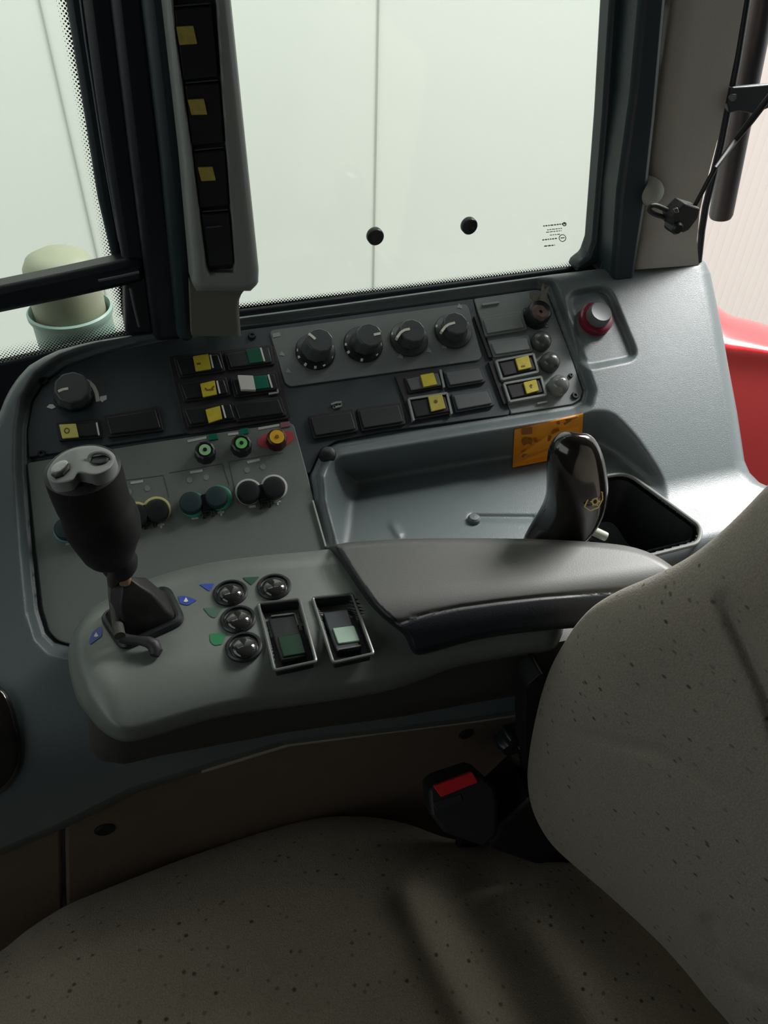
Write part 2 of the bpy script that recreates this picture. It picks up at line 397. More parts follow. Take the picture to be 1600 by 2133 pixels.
# ceramic dot print on the inner face of the panes
def frit_strip(pts, w, parent, solid=0, name='dot_print'):
    """pts: (clear edge px, dark edge px) pairs along the strip"""
    G = Plane((0, .6665, 0), (0, -1, 0)); V = []; UV = []
    L = 0; prev = None
    for (a, b) in pts:
        A, B = G.at(*a), G.at(*b)
        if prev is not None: L += np.linalg.norm(A-prev)
        prev = A; V += [A, B]; UV += [(L, 0), (L, 1)]
    F = [(2*i, 2*i+1, 2*i+3, 2*i+2) for i in range(len(pts)-1)]
    rl = rootloc(parent)
    me = bpy.data.meshes.new(name); me.from_pydata([tuple(v-rl) for v in V], [], F); ul = me.uv_layers.new(name='UVMap')
    for l in me.loops: ul.data[l.index].uv = UV[l.vertex_index]
    o = bpy.data.objects.new(name, me); COL.objects.link(o); me.materials.append(FRIT); o.parent = parent
    return o
frit_strip([((128-22, -30), (150, -30)), ((150, 200), (185, 200)), ((170, 330), (212, 330)), ((193, 440), (236, 440)), ((205, 520), (252, 520)), ((225, 620), (265, 620)), ((232, 700), (278, 700))], .01, win2)
frit_strip([((-60, 728), (-60, 795)), ((0, 716), (0, 778)), ((90, 696), (90, 756)), ((180, 676), (180, 734)), ((250, 660), (250, 716)), ((280, 650), (280, 706))], .01, win2)
frit_strip([((490, 628), (490, 646)), ((700, 604), (700, 620)), ((950, 573), (950, 590)), ((1150, 549), (1150, 566)), ((1190, 538), (1200, 560)), ((1210, 515), (1232, 530)), ((1222, 470), (1236, 470)), ((1241, 300), (1252, 300)), ((1262, 60), (1272, 60)), ((1268, -30), (1278, -30))], .01, win)
# black bolts through the pane, small etched approval mark
for px, py in ((783, 494), (979, 472)):
    c = Plane((0, .666, 0), (0, -1, 0)).at(px, py)
    V, F = lathe_vf(c, (0, -1, 0), [(.0078, -.0045), (.0078, .000), (.0070, .0012), (.0035, .0015), (.003, .0010), (.0003, .0010)], 28)
    mesh('glass_bolt', V, F, BLACK, win)
G0 = Plane((0, .6664, 0), (0, -1, 0)); mb = MB()
ET = M('etched_glass_print', (.36, .38, .34), .7)
def mark(mb, a, b, w, pl, h=.0003, h0=0.):
    a = np.array(a, float); b = np.array(b, float); d = b-a; d /= np.linalg.norm(d)+1e-9; n = np.array([-d[1], d[0]])*w/2
    prism_m(mb, [a-n, b-n, b+n, a+n], pl, h0, h)
class Each:
    'every printed piece becomes a part of its own'
    def __init__(s, name, mat, parent): s.a = (name, mat, parent)
    def add(s, v, f): mesh(s.a[0], v, f, s.a[1], s.a[2]); return s
    def build(s, *k, **kw): return None
def ringmark(mb, c, r, w, pl, h=.0003, n=14, sy=1.0):
    p = [(c[0]+r*math.cos(2*math.pi*k/n), c[1]+r*sy*math.sin(2*math.pi*k/n)) for k in range(n+1)]
    for a, b in zip(p[:-1], p[1:]): mark(mb, a, b, w, pl, h)
for row, (xa, xb, y) in enumerate([(1132, 1178, 471), (1140, 1172, 479), (1138, 1170, 484), (1146, 1168, 490), (1130, 1160, 500), (1134, 1156, 513)]):
    x = xa
    while x < xb:
        w = random.choice((3, 4, 6)); mark(mb, (x, y-(x-xa)*.11), (min(x+w, xb), y-(min(x+w, xb)-xa)*.11), 2.4 if row in (0, 4, 5) else 1.6, G0); x += w+1.6
ringmark(mb, (1172, 496), 7, 1.5, G0); mark(mb, (1168, 496), (1176, 495), 2, G0); ringmark(mb, (1176, 467), 3.4, 2, G0)
mb.build('approval_mark', ET, win)
# faint crease lines on the pane are left to the glass itself

# ---- window seal and frame, right side
def px_frame(name, poly, y0, depth, mat, parent=None, bevel=.004, r=0, **kw):
    # posts run on up to the roof along their own edges
    n = len(poly); q = []
    for i, (x, y) in enumerate(poly):
        if y == -60:
            x2, y2 = poly[i+1] if poly[i-1][1] == -60 else poly[i-1]
            k = (x-x2)/(y-y2); q.append((x+k*(-3400+60)*.9, -3400.0))
            q.insert(len(q) if poly[i-1][1] == -60 and False else len(q), (x, y)) if poly[i-1][1] == -60 else q.insert(len(q)-1, (x, y))
        else: q.append((x, y))
    poly = q
    return prism(name, poly, Plane((0, y0, 0), (0, -1, 0)), -depth, 0, mat, parent, r=r, bevel=bevel, seg=3, **kw)
tag(px_frame('trim_3', [(1277, -60), (1322, -60), (1306, 200), (1278, 460), (1266, 530), (1235, 556), (1200, 568), (1204, 552), (1225, 536), (1236, 505), (1258, 240)], .652, .02, SEAL, bevel=.006), kind=S)
tag(px_frame('trim_4', [(1316, -60), (1352, -60), (1330, 200), (1302, 400), (1292, 570), (1250, 572), (1264, 530), (1276, 460), (1302, 200)], .640, .03, DARKMET, bevel=.004), kind=S)
tag(px_frame('trim_5', [(1342, -60), (1398, -60), (1370, 240), (1350, 420), (1322, 590), (1276, 590), (1290, 400), (1318, 200)], .622, .05, SEAL, bevel=.012), kind=S)
# bottom sill seal of the side window
sp_ = [WIN.at(x, y) for x, y in ((470, 656), (600, 640), (800, 614), (1000, 588), (1230, 558))]
tag(tube('trim_6', sp_, .0042, DARKMET), kind=S)
# beige trim of the rear pillar with a moulded knob
def pil_t(px, py, d):
    t = Plane((0, .628, 0), (0, -1, 0)).t(px, py)
    t = t+edge_round(np.clip(px-(1392-(py)*.135), 0, 1e3), 60, .02)
    t = t-.012*sm((py-470)/60)*sm(1-(px-1310)/220)*.6
    return t
ys = np.concatenate([[-3400, -2400, -1600, -1000, -500], np.linspace(-60, 480, 40), np.linspace(490, 600, 16)]); js = np.linspace(0, 1, 30)
xl = np.interp(ys, [-3400, -60, 240, 420, 480, 545, 600], [1659, 1392, 1368, 1340, 1330, 1308, 1306]); xr = np.interp(ys, [-3400, -60, 0, 130, 300, 430, 480, 545, 600], [1940, 1560, 1552, 1532, 1500, 1468, 1458, 1452, 1456])
PX = xl[:, None]+(xr-xl)[:, None]*js[None]; PY = -60+(ys[:, None]+60)/660*(563-(PX-1306)*.075+60)
pil = grid_patch('trim_7', PX, PY, pil_t(PX, PY, None), (0, .05, -.02), TRIML)
tag(px_frame('trim_19', [(1200, 564), (1240, 553), (1310, 540), (1340, 610), (1200, 620)], .664, .01, DARKMET, bevel=.001), kind=S); tag(pil, kind=S)
# black rubber edge of the rear pillar
er = [Plane((0, .632, 0), (0, -1, 0)).at(x, y) for x, y in ((1905, -2900), (1562, -60), (1554, 0), (1534, 130), (1502, 300), (1470, 430), (1462, 480), (1456, 545))]
tag(tube('trim_8', er, [.004, .004, .004, .0038, .0036, .0035, .0035, .003], DARKMET), kind=S)
PB = Plane((0, .626, 0), (0, -1, 0))
lathe('pillar_stud', 1368, 408, PB, [(.0125, -.01), (.012, .002), (.010, .007), (.006, .0095), (.0005, .0105)], M('pale_stud_plastic', (.36, .35, .31), .6), None, hoff=.0105)
tag(bpy.data.objects['pillar_stud'], 'pale round stud on the beige rear pillar above the strut end', 'stud')

# front pillar: black frame, seals, and the lighter edges
FP = [('trim_9', [(128, -60), (172, -60), (205, 200), (238, 400), (262, 560), (240, 566), (205, 420), (170, 200)], .655, .02, SEAL, .005),
      ('trim_10', [(165, -60), (238, -60), (285, 330), (330, 700), (262, 706), (258, 560), (226, 370), (200, 200)], .640, .05, DARKMET, .006),
      ('trim_11', [(225, -60), (300, -60), (345, 330), (388, 710), (322, 716), (272, 330)], .625, .06, DARKMET, .006),
      ('trim_12', [(290, -60), (355, -60), (384, 330), (408, 715), (372, 718), (336, 330)], .612, .07, SEAL, .010)]
for nm, poly, y0, dp, mt, bv in FP: tag(px_frame(nm, poly, y0, dp, mt, bevel=bv), kind=S)
# horizontal bar across the front window and the slim post end below it
barp = [Plane((0, .63, 0), (0, -1, 0)).at(x, y) for x, y in ((-160, 654), (0, 624), (140, 597), (296, 566))]
mb = MB(); BP = Plane((0, .635, 0), (0, -1, 0))
mb.add(*prism_vf([BP.at(x, y) for x, y in ((-1500, 900), (-160, 632), (0, 600), (130, 573), (262, 544), (300, 540), (302, 590), (250, 602), (130, 629), (0, 656), (-160, 690), (-1500, 975))], np.array([0, .022, 0])))
bar = mb.build('trim_13', DARKMET, bevel=.005); tag(bar, kind=S)
mb = MB(); mb.add(*tube_vf([Plane((0, .630, 0), (0, -1, 0)).at(x, y) for x, y in ((205, 585), (250, 576), (290, 567))], .0012, 8)); 
mb.add(*tube_vf([Plane((0, .636, 0), (0, -1, 0)).at(x, y) for x, y in ((272, 600), (280, 640), (290, 680))], .0012, 8))
tag(mb.build('trim_14', M('grey_rubber_lip', (.10, .11, .12), .5)), kind=S)
tag(tube('trim_15', [Plane((0, .650, 0), (0, -1, 0)).at(x, y) for x, y in ((160, -60), (178, 80), (212, 300), (248, 500), (265, 535), (262, 545))], .0009, M('blue_grey_lip', (.12, .13, .17), .4), seg=8), kind=S)
# glass bottom seal of the front window
tag(px_frame('trim_16', [(-1200, 1178), (-120, 800), (0, 758), (90, 738), (180, 716), (300, 690), (420, 668), (420, 720), (200, 760), (0, 900), (-120, 960), (-1200, 1380)], .664, .01, DARKMET, bevel=.002), kind=S)

# ================================================================ SWITCH STRIP ON THE FRONT PILLAR
SP = Plane((0, .585, 0), (0, -1, 0))
strip = thing('pillar_switch_strip', SP.at(470, 600), 'upright grey switch column on the front pillar with a row of square switches', 'switch panel')
ys = np.concatenate([np.linspace(-700, -80, 12), np.linspace(-70, 606, 110)]); js = np.linspace(0, 1, 48)
xl = np.interp(ys, [-700, -70, 0, 330, 560, 590, 606], [262, 335, 341, 378, 398, 400, 410]); xr = np.interp(ys, [-700, -70, 0, 300, 560, 590, 606], [405, 474, 481, 512, 539, 538, 522])
PX = xl[:, None]+(xr-xl)[:, None]*js[None]; PY = ys[:, None]+0*js[None]
REC = [(348, -90), (448, -90), (466, 200), (492, 545), (490, 568), (434, 572), (427, 560), (399, 330), (367, 100)]
sdr = sdp(PX, PY, REC)
T = SP.t(PX, PY)+.009*sm(-sdr/7)
dl = PX-xl[:, None]; dr = xr[:, None]-PX; db = 606-PY
T += edge_round(dl, 22, .012)+edge_round(dr, 20, .010)+edge_round(db, 16, .008)
grid_patch('strip_housing', PX, PY, T, (0, .04, 0), STRIPF, strip)
SR = Plane((0, .5925, 0), (0, -1, 0))
prism('recess_plate', [(354, -80), (444, -80), (462, 200), (486, 545), (484, 560), (437, 563), (431, 552), (403, 330), (372, 100)], SR, -.002, .001, BLKM, strip, r=6)
cells = [((362, 18), (440, 12), (454, 160), (382, 168)), ((385, 178), (456, 172), (466, 298), (400, 304)), ((403, 318), (468, 312), (476, 428), (417, 434)), ((420, 446), (477, 442), (487, 552), (436, 556))]
labs = [((367, 56), (403, 54), (411, 92), (374, 94)), ((391, 208), (425, 206), (432, 239), (399, 240)), ((412, 349), (443, 348), (450, 376), (420, 378)), None]
for i, (cl, lb) in enumerate(zip(cells, labs)):
    q = prism('rocker_switch', cl, SR, 0, .0050, BLACK, strip, r=5, bevel=.001)
    if lb:
        prism('symbol_label', lb, SR, .0049, .0064, M('dusty_yellow_label', (.40, .32, .06), .6, var=.35, vscale=200) if i == 0 else bpy.data.materials['dusty_yellow_label'], q, r=2, bevel=.0003)
    (xa, ya), (xb, yb) = cl[0], cl[1]
    mb = MB(); mark(mb, (xa+2, ya-5), (xb-2, yb-5), 2.5, SR, .0052); 
    if i == 3: mark(mb, (430, 474), (462, 471), 3, SR, .0062, .004)
    mb.build('switch_ridge', KNOB, q)
# neck that carries the strip down to the console
ys = np.linspace(590, 700, 24); js = np.linspace(0, 1, 24)
xl = np.interp(ys, [590, 700], [396, 400]); xr = np.interp(ys, [590, 602, 612, 625, 645, 700], [520, 512, 503, 498, 498, 502])
PX = xl[:, None]+(xr-xl)[:, None]*js[None]; PY = ys[:, None]+0*js[None]
T = Plane((0, .603, 0), (0, -1, 0)).t(PX, PY)+edge_round(xr[:, None]-PX, 12, .006)
tag(grid_patch('trim_17', PX, PY, T, (0, .04, 0), M('olive_grey_trim', (.12, .12, .095), .6, bump=.3)), kind=S)

# ================================================================ SIDE CONSOLE
con = thing('side_console', (0.25, .45, .60), 'blue-grey moulded side console with switch panel under the side window', 'control console')
POLA = [(52, 985), (52, 900), (62, 835), (88, 792), (135, 757), (200, 734), (300, 706), (420, 688), (560, 672), (800, 640), (1000, 612), (1120, 596), (1142, 602), (1155, 635), (1190, 730), (1220, 815), (1215, 836), (1195, 848),
        (1000, 880), (705, 930), (672, 945), (652, 990), (658, 1050), (684, 1145), (640, 1300), (300, 1347), (140, 1349), (112, 1342), (92, 1322), (76, 1270), (64, 1150)]
POLT = [(700, 930), (900, 898), (1215, 852), (1275, 850), (1330, 905), (1400, 1010), (1380, 1300), (700, 1300), (684, 1130), (662, 1050), (662, 975), (675, 945)]
POLT = [tuple(p) for p in round_poly(POLT, 55, 7)]

POLK = round_poly([(1176, 610), (1268, 594), (1332, 748), (1212, 772)], 30)
POLB = round_poly([(1235, 1000), (1305, 988), (1455, 1100), (1450, 1128), (1330, 1160), (1215, 1128), (1190, 1105)], 22)
BFAR = LED.at(1290, 990)[1]; BRT = LED.at(1450, 1110)[0]
FW = Plane((0, .352, .66), (0, -1, .18))
def console_t(px, py):
    sdA = sdp(px, py, POLA); sdT = sdp(px, py, POLT); sdK = sdp(px, py, POLK)
    h = .012*sm((sdA-1)/24)-.0045*sm(-(sdA+1)/9)
    din = np.clip(-sdT, 0, None); soft = np.sqrt(din**2+20**2)-20
    h = h-soft*.00085
    h = h-.0065*sm(-(sdK)/17+.3)
    # flank dips slightly towards the rear, top edge rolls over
    t = P.t(px, py, h)
    tl = LED.t(px, py)+.08*sm((715-px)/40)*sm((py-1140)/30)
    kk = .012+.0*px
    t = smin(t, tl, .014)
    t = smax(t, FW.t(px, py), .03)
    return t
def console_full(px, py, dtop, dright):
    t = console_t(px, py)
    t = t+edge_round(dtop, 18, .010)+edge_round(dright, 26, .016)
    # bin
    sdB = sdp(px, py, POLB)
    fl = Plane((0, 0, .655), (0, 0, 1)).t(px, py); fw = Plane((0, BFAR+.012, 0), (0, -1, 0)).t(px, py); rw = Plane((BRT+.014, 0, 0), (-1, 0, 0)).t(px, py)
    ins = np.minimum(np.minimum(fl, fw), np.where(rw > 0, rw, 9))
    t = np.where(sdB < -2, np.maximum(t, ins), t)
    # moulded grooves on the tray floor round the lever
    t = t+.0035*np.exp(-(dline(px, py, [(985, 1078), (1110, 1079)])/7)**2)-.003*np.exp(-(dline(px, py, [(820, 1096), (830, 1112)])/9)**2)
    return t
xt = np.concatenate([np.linspace(-160, 60, 40), np.linspace(64, 1700, 470)])
def ytop(x): return np.interp(x, [-160, -60, -20, 0, 8, 20, 36, 60, 90, 120, 160, 200, 290, 400, 500, 700, 900, 1150, 1300, 1420, 1700], [1200, 960, 890, 858, 836, 812, 788, 762, 744, 730, 719, 710, 695, 676, 660, 634, 606, 572, 554, 542, 530])
def ybot(x): return np.interp(x, [-160, 0, 130, 270, 450, 600, 840, 1000, 1100, 1300, 1700], [1830, 1768, 1712, 1642, 1585, 1540, 1512, 1492, 1477, 1440, 1380])
def xrt(y): return np.interp(y, [500, 540, 548, 570, 600, 680, 760, 860, 960, 985, 1005, 1030, 1500], [1440, 1462, 1470, 1480, 1486, 1503, 1517, 1536, 1551, 1562, 1582, 1640, 1720])
s = (xt-xt[0])/(xt[-1]-xt[0]); v = np.concatenate([np.linspace(0, .03, 10)[:-1], np.linspace(.03, 1, 390)])
S2, V2 = np.meshgrid(s, v); Xg = -160+S2*(1480+160)
for _ in range(4):
    Yg = ytop(Xg)+V2*(ybot(Xg)-ytop(Xg)); Xg = -160+S2*(xrt(Yg)+160)
Yg = ytop(Xg)+V2*(ybot(Xg)-ytop(Xg))
dtop = dline(Xg, Yg, [(x, float(ytop(x))) for x in list(range(-160, 100, 12))+list(range(100, 1640, 60))])
dright = xrt(Yg)-Xg
dtop[0] = 0
T = console_full(Xg, Yg, dtop, dright)
housing = grid_patch('housing', Xg, Yg, T, (0, .022, -.045), PLAST, con, sharp=60)

# bin rim
rim = [LED.at(x, y, .001) for x, y in round_poly([(1232, 997), (1306, 985), (1461, 1098), (1456, 1132), (1330, 1164), (1212, 1130)], 24)]
V, F = loop_tube_vf(rim, .0019, 10); mesh('bin_rim', V, F, M('pale_grey_lip', (.15, .16, .15), .5), con)
# black sheet painting the shade inside the storage bin (thin shell following its walls)
pts = np.array(round_poly([(1250, 1006), (1302, 997), (1444, 1101), (1440, 1124), (1332, 1150), (1225, 1120)], 20))
topv = [LED.at(x, y, -.004) for x, y in pts]; mb = MB(); n = len(topv); cen = np.mean(topv, axis=0)
low = [p*1.0+np.array([0, 0, -.066]) for p in topv]
mb.add(list(topv)+low, [(i, (i+1) % n, n+(i+1) % n, n+i) for i in range(n)]+[tuple(n+i for i in range(n))])
mb.build('bin_shade_shell', BLKM, con)

# plates
PL_L = [(60, 952), (57, 900), (68, 838), (94, 797), (140, 764), (215, 738), (330, 712), (430, 697), (560, 680), (700, 661), (985, 622), (1003, 700), (1062, 858), (1060, 864), (800, 898), (700, 918), (668, 938), (645, 985), (630, 985), (600, 872), (590, 872)]
prism('switch_plate', PL_L, P, -.006, 0, PLATE, con, bevel=.0006, r=4)
prism('switch_plate', [(987, 622), (1118, 603), (1138, 609), (1150, 640), (1186, 732), (1214, 815), (1209, 832), (1192, 842), (1065, 862)], P, -.006, .0002, PLATE_LIT, con, bevel=.0006, r=4, label='end section of the switch plate with its brightness painted in')
prism('valve_plate', [(56, 964), (300, 924), (600, 880), (612, 884), (640, 985), (655, 1048), (680, 1140), (620, 1300), (300, 1341), (142, 1341), (118, 1333), (102, 1315), (88, 1268), (75, 1150)], P, -.006, .0010, VALVE, con, bevel=.0008, r=8, label='grey-green plate carrying the valve buttons')
prism('knob_plate', [(560, 688), (974, 632), (1004, 742), (998, 750), (606, 805), (594, 798)], P, 0, .0016, M('mid_grey_plate', (.15, .165, .165), .42, bump=.2, bscale=1600), con, bevel=.0006, r=12, label='lighter grey plate behind the four rotary knobs')
mb = MB(); mark(mb, (652, 1042), (679, 1138), 3, P, .0035, -.004); mb.build('plate_edge_strip', M('pale_edge_strip', (.45, .47, .44), .4), con)

# ---- rocker switches
def rocker(q, lab=None, labmat=None, line=None, frame=None, h=.0045, fmat=None, key=BLACK, lab2=None, lab2mat=None, tilt=False, extra=None):
    q = [np.array(p, float) for p in q]; c = sum(q)/4
    out = [c+(p-c)*np.array([1.0, 1.0])+np.sign(p-c)*3.0 for p in q]
    r = prism('rocker_switch', out, P, 0, h-.001, fmat or BLKM, con, r=4, bevel=.0006)
    prism('rocker_key', [c+(p-c)*np.array([.95, .86]) for p in q], P, h-.0012, h+.0005, key, r, r=3, bevel=.0007)
    if lab: prism('symbol_label', lab, P, h+.0004, h+(.004 if tilt else .0022), labmat or YEL, r, r=1.5, bevel=.0003)
    if lab2: prism('green_lens', lab2, P, h+.0003, h+.0012, lab2mat or GRN, r, r=1.5, bevel=.0003)
    if line:
        mb = MB(); mark(mb, line[0], line[1], 3.4, P, h+.0014, h); mb.build('white_bar', WHITE, r)
    if frame:
        mb = MB(); f = [c+(p-c)*1.0+np.sign(p-c)*3.5 for p in q]
        for i in frame: mark(mb, f[i], f[(i+1) % 4], 4.2, P, h+.0006, 0)
        mb.build('switch_surround', M('worn_grey_edge', (.26, .28, .27), .4) if 'worn_grey_edge' not in bpy.data.materials else bpy.data.materials['worn_grey_edge'], r)
    if lab and extra:
        mb = MB(); extra(mb, h+(.0043 if tilt else .0025)); mb.build('symbol_print', M('brown_symbol', (.16, .11, .01), .6) if 'brown_symbol' not in bpy.data.materials else bpy.data.materials['brown_symbol'], r)
    return r
gl = lambda pts, w=2.5: (lambda mb, h: [mark(mb, a, b, w, P, h, h-.0008) for a, b in pts])
# black block behind the six switches
prism('switch_block', [(350, 742), (560, 718), (572, 722), (606, 866), (600, 872), (395, 905), (385, 898)], P, 0, .0018, BLKM, con, r=5, bevel=.0005)
rocker([(364, 746), (456, 735), (467, 770), (376, 784)], [(402, 742), (434, 737), (440, 768), (408, 773)], YEL, ((438, 739), (444, 766)), extra=gl([((410, 758), (418, 757))], 4))
rocker([(374, 800), (468, 787), (478, 820), (386, 834)], [(417, 799), (447, 792), (452, 821), (423, 827)], YEL, ((452, 793), (458, 819)), extra=gl([((427, 808), (432, 813)), ((440, 810), (446, 804)), ((433, 812), (445, 811))], 3))
rocker([(382, 853), (482, 838), (492, 872), (395, 887)], [(428, 853), (458, 845), (463, 872), (435, 881)], YEL, ((463, 844), (470, 870)))
rocker([(470, 735), (562, 720), (569, 756), (480, 768)], None, None, ((543, 724), (551, 752)), lab2=[(512, 728), (541, 723), (549, 753), (520, 757)], key=M('charcoal_key', (.022, .026, .027), .45))
r5 = rocker([(482, 788), (574, 776), (582, 812), (492, 825)], [(495, 781), (527, 782), (533, 812), (502, 811)], M('white_key', (.68, .66, .62), .5), ((559, 780), (567, 807)), lab2=[(527, 784), (555, 781), (562, 807), (533, 811)], lab2mat=GRN2, tilt=True)
mb = MB(); mark(mb, (573, 798), (580, 817), 3.5, P, .0045, .003); mark(mb, (580, 817), (560, 820), 3.5, P, .0045, .003); mb.build('switch_surround', bpy.data.materials['dim_grey_print'], r5)
rocker([(486, 840), (582, 828), (594, 862), (497, 876)], line=None)
rocker([(118, 883), (203, 877), (209, 908), (126, 915)], [(123, 884), (158, 882), (164, 910), (130, 913)], YEL2, ((201, 880), (206, 906)), extra=lambda mb, h: ringmark(mb, (139, 897), 5, 2, P, h))
rocker([(218, 868), (326, 849), (338, 893), (228, 908)])
dk = bpy.data.materials['charcoal_key']
rocker([(645, 868), (733, 853), (744, 895), (657, 911)], key=dk); rocker([(746, 853), (832, 840), (843, 880), (757, 895)], key=dk)
prism('switch_block', [(822, 782), (912, 766), (940, 860), (860, 880)], P, 0, .0020, BLKM, con, r=4, bevel=.0005)
g2 = M('grey_key', (.09, .10, .10), .45)
rocker([(845, 788), (914, 773), (922, 803), (856, 816)], [(876, 781), (903, 776), (911, 800), (883, 806)], YEL, key=g2, frame=(1,))
rocker([(855, 834), (928, 822), (938, 858), (866, 872)], [(892, 825), (921, 821), (929, 850), (899, 857)], M('ochre_label', (.46, .38, .05), .5, var=.2, vscale=200), frame=(0, 1, 3), extra=lambda mb, h: ringmark(mb, (908, 836), 2, 4, P, h))
for q in ([(926, 774), (1000, 763), (1010, 792), (937, 805)], [(943, 822), (1016, 811), (1028, 841), (953, 856)]): rocker(q, key=g2, fmat=PLATE)
for q in ([(1004, 664), (1084, 650), (1096, 683), (1014, 698)], [(1020, 713), (1098, 700), (1108, 728), (1032, 741)]): rocker(q, key=M('blank_grey_key', (.18, .20, .20), .45) if 'blank_grey_key' not in bpy.data.materials else bpy.data.materials['blank_grey_key'], fmat=PLATE_LIT)
mb = MB(); mark(mb, (990, 658), (1022, 744), 6, P, .003); mark(mb, (1022, 752), (1054, 840), 9, P, .003); mb.build('panel_gap', BLKM, con)
rocker([(1038, 755), (1108, 740), (1118, 770), (1050, 786)], [(1074, 747), (1101, 740), (1108, 765), (1081, 771)], YEL, frame=(0, 1, 2, 3), extra=gl([((1086, 763), (1094, 762))], 3))
rocker([(1054, 802), (1124, 788), (1134, 818), (1066, 832)], [(1091, 796), (1117, 790), (1123, 813), (1098, 820)], YEL, frame=(0, 1, 2, 3), extra=gl([((1103, 804), (1109, 802)), ((1106, 800), (1107, 808))], 2.5))

# ---- rotary knobs
def rotary(bx, by, tx, ty, pointer, R=.0180, r=.0115, H=.020, dots=(), mat=KNOB, skirt=BLACK, pm=WHITE):
    base = P.at(bx, by, .003)-P.n*.003
    V, F = lathe_vf(base, P.n, [(R, .0016), (R, .004), (R*.96, .0052), (r*1.12, .0065), (r*1.12, .007)], 48)
    k = mesh('rotary_knob', V, F, skirt, con)
    top = P.at(tx, ty, H)-P.n*H; base2 = base
    V = []; F = []; prof = [(r*1.1, .0062), (r*1.03, .012), (r, H-.001), (r*.93, H)]
    u, v_, n_ = axes(P.n); seg = 40
    for rr, h in prof:
        c = base2+(top-base2)*min(1, (h-.006)/(H-.006))
        for kk in range(seg):
            a = 2*math.pi*kk/seg; fl = 1+.035*(1 if (kk % 4) < 2 else 0)
            V.append(c+P.n*h+u*rr*fl*math.cos(a)+v_*rr*fl*math.sin(a))
    for i in range(len(prof)-1):
        for kk in range(seg): F.append((i*seg+kk, i*seg+(kk+1) % seg, (i+1)*seg+(kk+1) % seg, (i+1)*seg+kk))
    F.append(tuple(range(seg-1, -1, -1))); F.append(tuple((len(prof)-1)*seg+kk for kk in range(seg)))
    mesh('knob_grip', V, F, mat, k, bevel=.0005)
    mb = MB()
    for a, b in zip(pointer[:-1], pointer[1:]): mark(mb, a, b, 5, P, H+.0005, H-.004)
    mb.build('pointer_line', M('cream_pointer', (.78, .76, .62), .5) if 'cream_pointer' not in bpy.data.materials else bpy.data.materials['cream_pointer'], k)
    if dots:
        mb = MB()
        for a in dots:
            a = math.radians(a); dx, dy = math.cos(a), -math.sin(a)*.9
            mark(mb, (bx+33*dx, by+33*dy), (bx+38.5*dx, by+38.5*dy), 5, P, .0056, .004)
        mb.build('scale_dots', WHITE, k)
    return k
rotary(657, 732, 667, 708, [(643, 695), (648, 698), (657, 706)], dots=(120, 150, 175, 200, 235, 270, 300, 340))
rotary(757, 717, 771, 697, [(779, 697), (793, 694)], dots=(120, 150, 180, 210, 265, 320, 0))
rotary(852, 706, 860, 688, [(827, 703), (835, 692), (843, 687), (854, 685)], dots=(105, 130, 160), skirt=M('smoky_skirt', (.04, .046, .046), .3))
rotary(944, 690, 950, 673, [(920, 690), (928, 680), (936, 675), (948, 672)], dots=(160,), skirt=bpy.data.materials['smoky_skirt'])
rotary(152, 822, 150, 806, [(121, 815), (130, 811), (142, 809)], R=.0155, r=.0135, H=.017)
mb = MB(); pa = [(176, 792), (186, 796), (195, 805), (201, 818), (204, 836)]
for a, b in zip(pa[:-1], pa[1:]): mark(mb, a, b, 8, P, .0006)
mb.build('dial_arc', WHITE, con); mb = Each('dial_symbol', WHITE, con)
prism_m(mb, [(97, 848), (103, 842), (110, 842), (116, 848), (108, 852)], P, 0, .0006); prism_m(mb, [(208, 826), (222, 823), (222, 832), (217, 834), (213, 838), (208, 833)], P, 0, .0006)

# printed symbols on the knob plate
mb = Each('printed_symbol', DIM, con); prism_m(mb, [(567, 695), (583, 692), (585, 700), (569, 703)], P, 0, .0020)
for x, y in ((587, 737), (600, 773), (893, 730), (834, 742), (925, 722), (957, 638), (880, 728)): prism_m(mb, [(x-5, y+3), (x-1, y-6), (x+6, y), (x+5, y+5), (x, y+3)], P, 0, .0020)
for (a, b) in (((690, 842), (700, 838)), ((700, 838), (712, 837)), ((699, 848), (710, 845)), ((1005, 634), (1040, 629)), ((1120, 840), (1140, 836))): mark(mb, a, b, 3.5, P, .0022)
mb = MB(); ringmark(mb, (708, 843), 4, 2, P, .0006); ringmark(mb, (697, 847), 3, 2, P, .0006); mb.build('printed_symbol', DIM, con)

# ---- right column of caps, worn switch, screws
def dome(px, py, r, mat, hgt=.012, name='rubber_cap'):
    pr = [(r*1.0, 0), (r*1.02, hgt*.35), (r*.92, hgt*.7), (r*.66, hgt*.92), (r*.3, hgt*1.0), (.0003, hgt*1.02)]
    return lathe(name, px, py, P, pr, mat, con, hoff=hgt*.7, sharp=60)
dome(1131, 706, .0095, CAP); dome(1149, 750, .0095, CAP)
gcap = M('glossy_grey_cap', (.16, .17, .165), .12, var=.5, vscale=120)
d3 = dome(1168, 798, .0096, gcap, .014); d3['label'] = 'shinier lower cap with a bright spot'
cap4 = lathe('worn_socket', 1122, 652, P, [(.0122, 0), (.012, .008), (.0115, .014), (.010, .016), (.009, .0155), (.0005, .014)], BLACK, con, hoff=.010)
V, F = lathe_vf(P.at(1126, 650, .016)-P.n*.003, P.n+np.array([.15, 0, .1]), [(.0085, 0), (.0088, .002), (.0065, .0042), (.002, .0038), (.0018, .0015), (.0003, .0015)], 30, 7, .04)
mesh('dirt_plug', V, F, DIRT, cap4)
